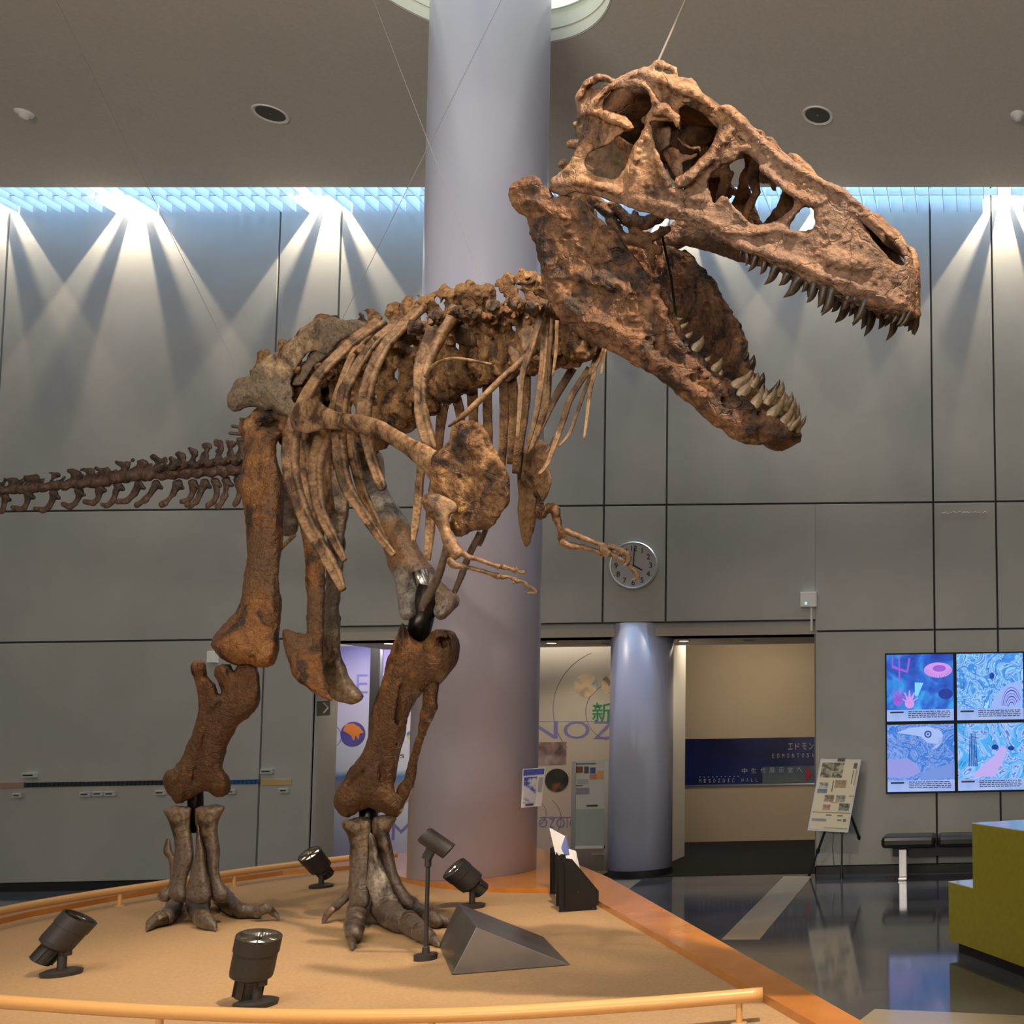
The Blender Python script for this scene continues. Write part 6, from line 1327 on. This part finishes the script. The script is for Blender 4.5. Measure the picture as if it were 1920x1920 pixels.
for r_ in range(2):
    for c_ in range(2):
        x0, x1 = ax0+c_*hw_+mw, ax0+(c_+1)*hw_-mw; z1_, z0 = az1-r_*hh-mw, az1-(r_+1)*hh+mw
        V = [V1, V2, V3, V4][r_*2+c_]
        pn = MB().box(x0, x1, YV, YV+.012, z0, z1_).build('screen_panel', V, e)
        w_, h_ = x1-x0, z1_-z0
        def sp2(name, pts, m, yo=.003, parent=pn): MB().prism([np.array((x0+u*w_, YV-yo, z0+v*h_)) for u, v in pts], (0, .001, 0)).build(name, m, parent)
        def ell(name, cu, cv, ru, rv, m, yo=.003, n=28): sp2(name, [(cu+ru*math.cos(2*PI*i/n), cv+rv*math.sin(2*PI*i/n)) for i in range(n)], m, yo)
        sp2('caption_band', [(0, 0), (1, 0), (1, .17), (0, .17)], m_cap, .002)
        mb = MB()
        for ln in range(4):
            u = .32
            while u < .93:
                du = rs.uniform(.02, .08); v = .135-ln*.028
                mb.box(x0+u*w_, x0+min(u+du, .95)*w_, YV-.0045, YV-.0035, z0+v*h_, z0+(v+.012)*h_); u += du+.012
        mb.box(x0+.05*w_, x0+.25*w_, YV-.0045, YV-.0035, z0+.12*h_, z0+.145*h_)
        mb.build('caption_text', m_capd, pn)
        if r_ == 0 and c_ == 0:
            ell('jellyfish_disc', .77, .76, .21, .115, pk); ell('jellyfish_centre', .79, .785, .10, .05, vi, .004)
            for k in range(16):
                a = PI+PI*k/15; sp2('disc_ray', [(.77+.12*math.cos(a), .775+.06*math.sin(a)), (.77+.20*math.cos(a), .76+.11*math.sin(a)), (.77+.20*math.cos(a+.05), .76+.11*math.sin(a+.05))], vi, .0045)
            for cu, cv, m_ in ((.17, .30, vi), (.34, .26, pk)):
                for k in range(5):
                    a = PI*(.15+.7*k/4); sp2('coral_finger', [(cu-.03, cv), (cu+.03, cv), (cu+.14*math.cos(a)+.008, cv+.20*math.sin(a)), (cu+.14*math.cos(a)-.008, cv+.20*math.sin(a))], m_)
                ell('coral_palm', cu, cv, .07, .07, m_)
            sp2('tube_sponge', [(.42, .38), (.46, .37), (.55, .57), (.42, .58)], cy_); sp2('tall_coral', [(.18, .60), (.205, .60), (.20, .98), (.18, .98)], vi); sp2('tall_coral', [(.08, .80), (.32, .72), (.36, .95), (.33, .95), (.30, .76), (.10, .84), (.10, .96), (.08, .96)], vi)
            ell('dark_shell', .88, .40, .11, .08, dk)
        if r_ == 0 and c_ == 1:
            sp2('shell_mound', [(.50, .17), (.56, .34), (.66, .46), (.80, .54), (.98, .60), (.98, .17)], em('screen_pale_blue', (.30, .45, .90)));
            for k in range(6): sp2('shell_ridge', [(.82+(.22-.03*k)*math.cos(t)*.7, .19+(.30-.045*k)*math.sin(t)) for t in np.linspace(PI*.98, PI*.12, 12)]+[(.82+(.21-.03*k)*math.cos(t)*.7, .19+(.285-.045*k)*math.sin(t)) for t in np.linspace(PI*.12, PI*.98, 12)], [vi, dk][k % 2], .0035+.0005*k)
            ell('dark_blob', .53, .66, .035, .05, dk)
        if r_ == 1 and c_ == 0:
            sp2('fish_head', [(.14, .88), (.35, .95), (.60, .97), (.80, .90), (.84, .82), (.74, .70), (.60, .72), (.50, .82)], em('screen_fish_blue', (.35, .50, .90))); ell('eye_ring', .61, .85, .055, .055, dk, .004); ell('eye', .61, .85, .036, .036, m_cap, .0045); ell('pupil', .61, .85, .015, .015, dk, .005)
            sp2('tusk', [(.76, .80), (.82, .80), (.82, .72), (.74, .64), (.66, .62), (.76, .72)], m_cap); sp2('fish_body', [(.0, .48), (.3, .50), (.45, .40), (.5, .28), (.3, .20), (0, .22)], em('screen_body_violet', (.28, .30, .75))); sp2('fish_body', [(.45, .25), (.75, .36), (1, .42), (1, .20), (.7, .17), (.5, .18)], em('screen_body_blue', (.16, .28, .70)))
        if r_ == 1 and c_ == 1:
            for k in range(5): sp2('trunk_line', [(.16+.03*k, .36), (.175+.03*k, .36), (.195+.02*k, .85), (.185+.02*k, .85)], dk)
            sp2('crawling_creature', [(.2, .2), (.35, .36), (.55, .52), (.66, .66), (.74, .62), (.70, .46), (.60, .30), (.55, .2)], em('screen_creature', (.50, .40, .85))); ell('gill_tuft', .56, .64, .05, .04, dk); ell('gill_tuft', .80, .62, .05, .035, dk)

# ------------------------------------------------------------------ bench
m_pad = mat('black_bench_leather', (0.012, 0.012, 0.013), .28)
dB = dZ(1693, 1649, 0.0); YBn = P(1693, 1649, dB)[1]
bx0, bx1, bx2 = onY(1652, 1580, YBn)[0], onY(1756, 1580, YBn)[0], onY(1860, 1580, YBn)[0]
zt = onY(1700, 1567, YBn)[2]; zb_ = onY(1700, 1590, YBn)[2]
e = empty('bench', (bx0+.9, YBn+.1, 0), 'long black padded bench with chrome legs under the video wall', 'bench')
for a, b_ in ((bx0, bx1), (bx1, bx2), (bx2, bx2+(bx2-bx1))):
    MB().box(a+.01, b_-.01, YBn-.12, YBn+.33, zb_+.01, zt).build('seat_pad', m_pad, e, bevel=.04)
MB().box(bx0+.12, bx2+.45, YBn+.06, YBn+.16, zb_-.10, zb_+.0).build('beam', m_black, e)
for x in (onY(1693, 1620, YBn)[0], onY(1693, 1620, YBn)[0]+1.25):
    MB().box(x-.045, x+.045, YBn-.02, YBn+.03, .03, zb_-.01).box(x-.05, x+.05, YBn-.10, YBn+.26, 0, .03).build('leg', m_metal, e, bevel=.006)

# ------------------------------------------------------------------ easel with poster
m_tri = mat('black_tripod_metal', (0.012, 0.012, 0.016), .35)
f1, f2, f3 = np.array(onZ(1517, 1642, 0)), np.array(onZ(1578, 1647, 0)), np.array(onZ(1633, 1631, 0))
Ye = f2[1]-.02; top = np.array(onY(1590, 1430, Ye+.12))
e = empty('poster_easel', (f2[0], f2[1], 0), 'black tripod easel carrying a tall cream poster, in front of the grey wall', 'easel')
for f_, tp in ((f1, np.array(onY(1548, 1555, Ye))), (f2, np.array(onY(1580, 1480, Ye+.06))), (f3, np.array(onY(1592, 1520, Ye+.12)))):
    MB().tube([f_, f_+(tp-f_)*.55], .011, 10).tube([f_+(tp-f_)*.5, tp], .015, 10).build('leg', m_tri, e)
    MB().tube([f_+(tp-f_)*.50, f_+(tp-f_)*.58], .022, 10).build('clamp', m_tri, e); MB().tube([f_, f_+(tp-f_)*.06], .019, 10).build('foot', m_tri, e)
MB().tube([np.array(onY(1563, 1560, Ye)), np.array(onY(1561, 1590, Ye)), np.array(onY(1564, 1622, Ye))], .004, 6).build('hanging_strap', m_tri, e)
q = [np.array(onY(1539, 1423, Ye+.10)), np.array(onY(1615, 1424, Ye+.10)), np.array(onY(1590, 1561, Ye-.06)), np.array(onY(1514, 1557, Ye-.06))]
pc_ = empty('easel_poster', (q[2]+q[3])/2, 'tall cream information poster with many small pictures on the tripod easel', 'poster')
MB().prism(q, (.0, .012, 0)).build('board', mat('pale_board_edge', (.5, .56, .62), .5), pc_)
quadpatch('sheet', q, .03, .02, .965, .975, mat('cream_poster_paper', (.66, .60, .44), .6), pc_)
MB().prism([quadpt(q, u, v)+np.array((0, -.008, 0)) for u, v in ((.42, -.015), (.60, -.015), (.60, .03), (.42, .03))], (0, .02, 0)).build('clip', m_tri, e)
prn = random.Random(9)
for u0, v0, u1, v1, c1, c2_ in ((.06, .05, .60, .26, (.05, .05, .03), (.42, .38, .26)), (.46, .29, .74, .40, (.25, .17, .10), (.40, .29, .17)), (.08, .33, .30, .41, (.15, .15, .18), (.55, .52, .45)), (.06, .42, .30, .48, (.08, .14, .22), (.16, .24, .32)), (.27, .50, .50, .595, (.14, .08, .05), (.34, .25, .18)), (.55, .50, .78, .595, (.15, .14, .10), (.40, .36, .28)), (.27, .635, .45, .71, (.30, .13, .08), (.45, .30, .22)), (.66, .61, .92, .71, (.03, .05, .03), (.22, .25, .20)), (.06, .83, .42, .865, (.18, .22, .30), (.25, .28, .36))):
    quadpatch('print_picture', q, u0, v0, u1, v1, rampmat('poster_picture', [(.4, c1), (.62, c2_)], 18, 3, dist=.5), pc_, (0, -.0028, 0))
for u0, v0, u1, v1, c1 in ((.84, .05, .93, .13, (.12, .10, .07)), (.92, .14, .95, .36, (.50, .28, .14)), (.85, .15, .87, .34, (.15, .12, .08)), (.04, .735, .97, .748, (.25, .24, .12)), (.40, .30, .43, .46, (.2, .17, .12)), (.86, .50, .98, .515, (.5, .2, .12)), (.44, .60, .62, .612, (.5, .2, .12)), (.38, .77, .52, .785, (.12, .12, .1)), (.66, .77, .80, .79, (.15, .2, .13)), (.68, .83, .78, .85, (.12, .16, .12)), (.82, .82, .90, .86, (.15, .16, .12)), (.38, .945, .96, .955, (.3, .28, .2))):
    quadpatch('print_line', q, u0, v0, u1, v1, mat('poster_ink', c1, .6), pc_, (0, -.0028, 0))

# ------------------------------------------------------------------ green reception desk
m_green = mat('olive_green_laminate', (0.23, 0.21, 0.015), .38, col2=(0.26, 0.24, 0.02), nscale=22)
m_top = mat('white_laminate_top', (0.62, 0.68, 0.78), .12)
A = np.array(onZ(1780, 1784, 0))[:2]; Bq = np.array(onZ(1920, 1838, 0))[:2]
dd = (Bq-A)/np.linalg.norm(Bq-A); nn_ = np.array((-dd[1], dd[0])); nn_ = nn_ if nn_[0] > 0 else -nn_
def facept(px):      # point on the face line seen at column px
    v_ = ray(px, 1780)[:2]; M_ = np.array([[v_[0], -dd[0]], [v_[1], -dd[1]]]); t = np.linalg.solve(M_, A); return A+dd*t[1]
Cq = facept(1826); zst = vplane(1777, 1652, np.array((*A, 0)), np.array((*Bq, 0)))[2]; ztop = vplane(1826, 1543, np.array((*A, 0)), np.array((*Bq, 0)))[2]
En = A+dd*3.2; ed = np.array((.93, .36)); ed /= np.linalg.norm(ed)
e = empty('reception_desk', (A[0]+1, A[1]-1, 0), 'stepped olive green reception desk with white top at the right edge', 'desk')
def slab(name, pts, z0, z1_, m, inset=0): MB().prism([(p[0], p[1], z0) for p in pts], (0, 0, z1_-z0)).build(name, m, e)
slab('upper_body', [Cq, En, En+ed*1.4, Cq+ed*1.4], .085, ztop-.006, m_green)
slab('lower_body', [A, Cq-dd*.001, Cq+ed*.9, A+ed*.9], .085, zst-.006, m_green)
slab('upper_top', [Cq, En, En+ed*1.4, Cq+ed*1.4], ztop-.006, ztop, m_top)
slab('lower_top', [A, Cq-dd*.001, Cq+ed*.9, A+ed*.9], zst-.006, zst, m_top)
slab('plinth', [A+ed*.05+dd*.05, En+ed*.05, En+ed*1.3, A+ed*1.3], 0, .085, m_black)
tp_ = Cq+ed*.45+dd*.5
m3 = MB().box(tp_[0], tp_[0]+.3, tp_[1]-.1, tp_[1]+.1, ztop+.001, ztop+.02); m3.build('desk_tablet', m_blk, label='flat black pad lying on the white top of the green desk', cat='pad')
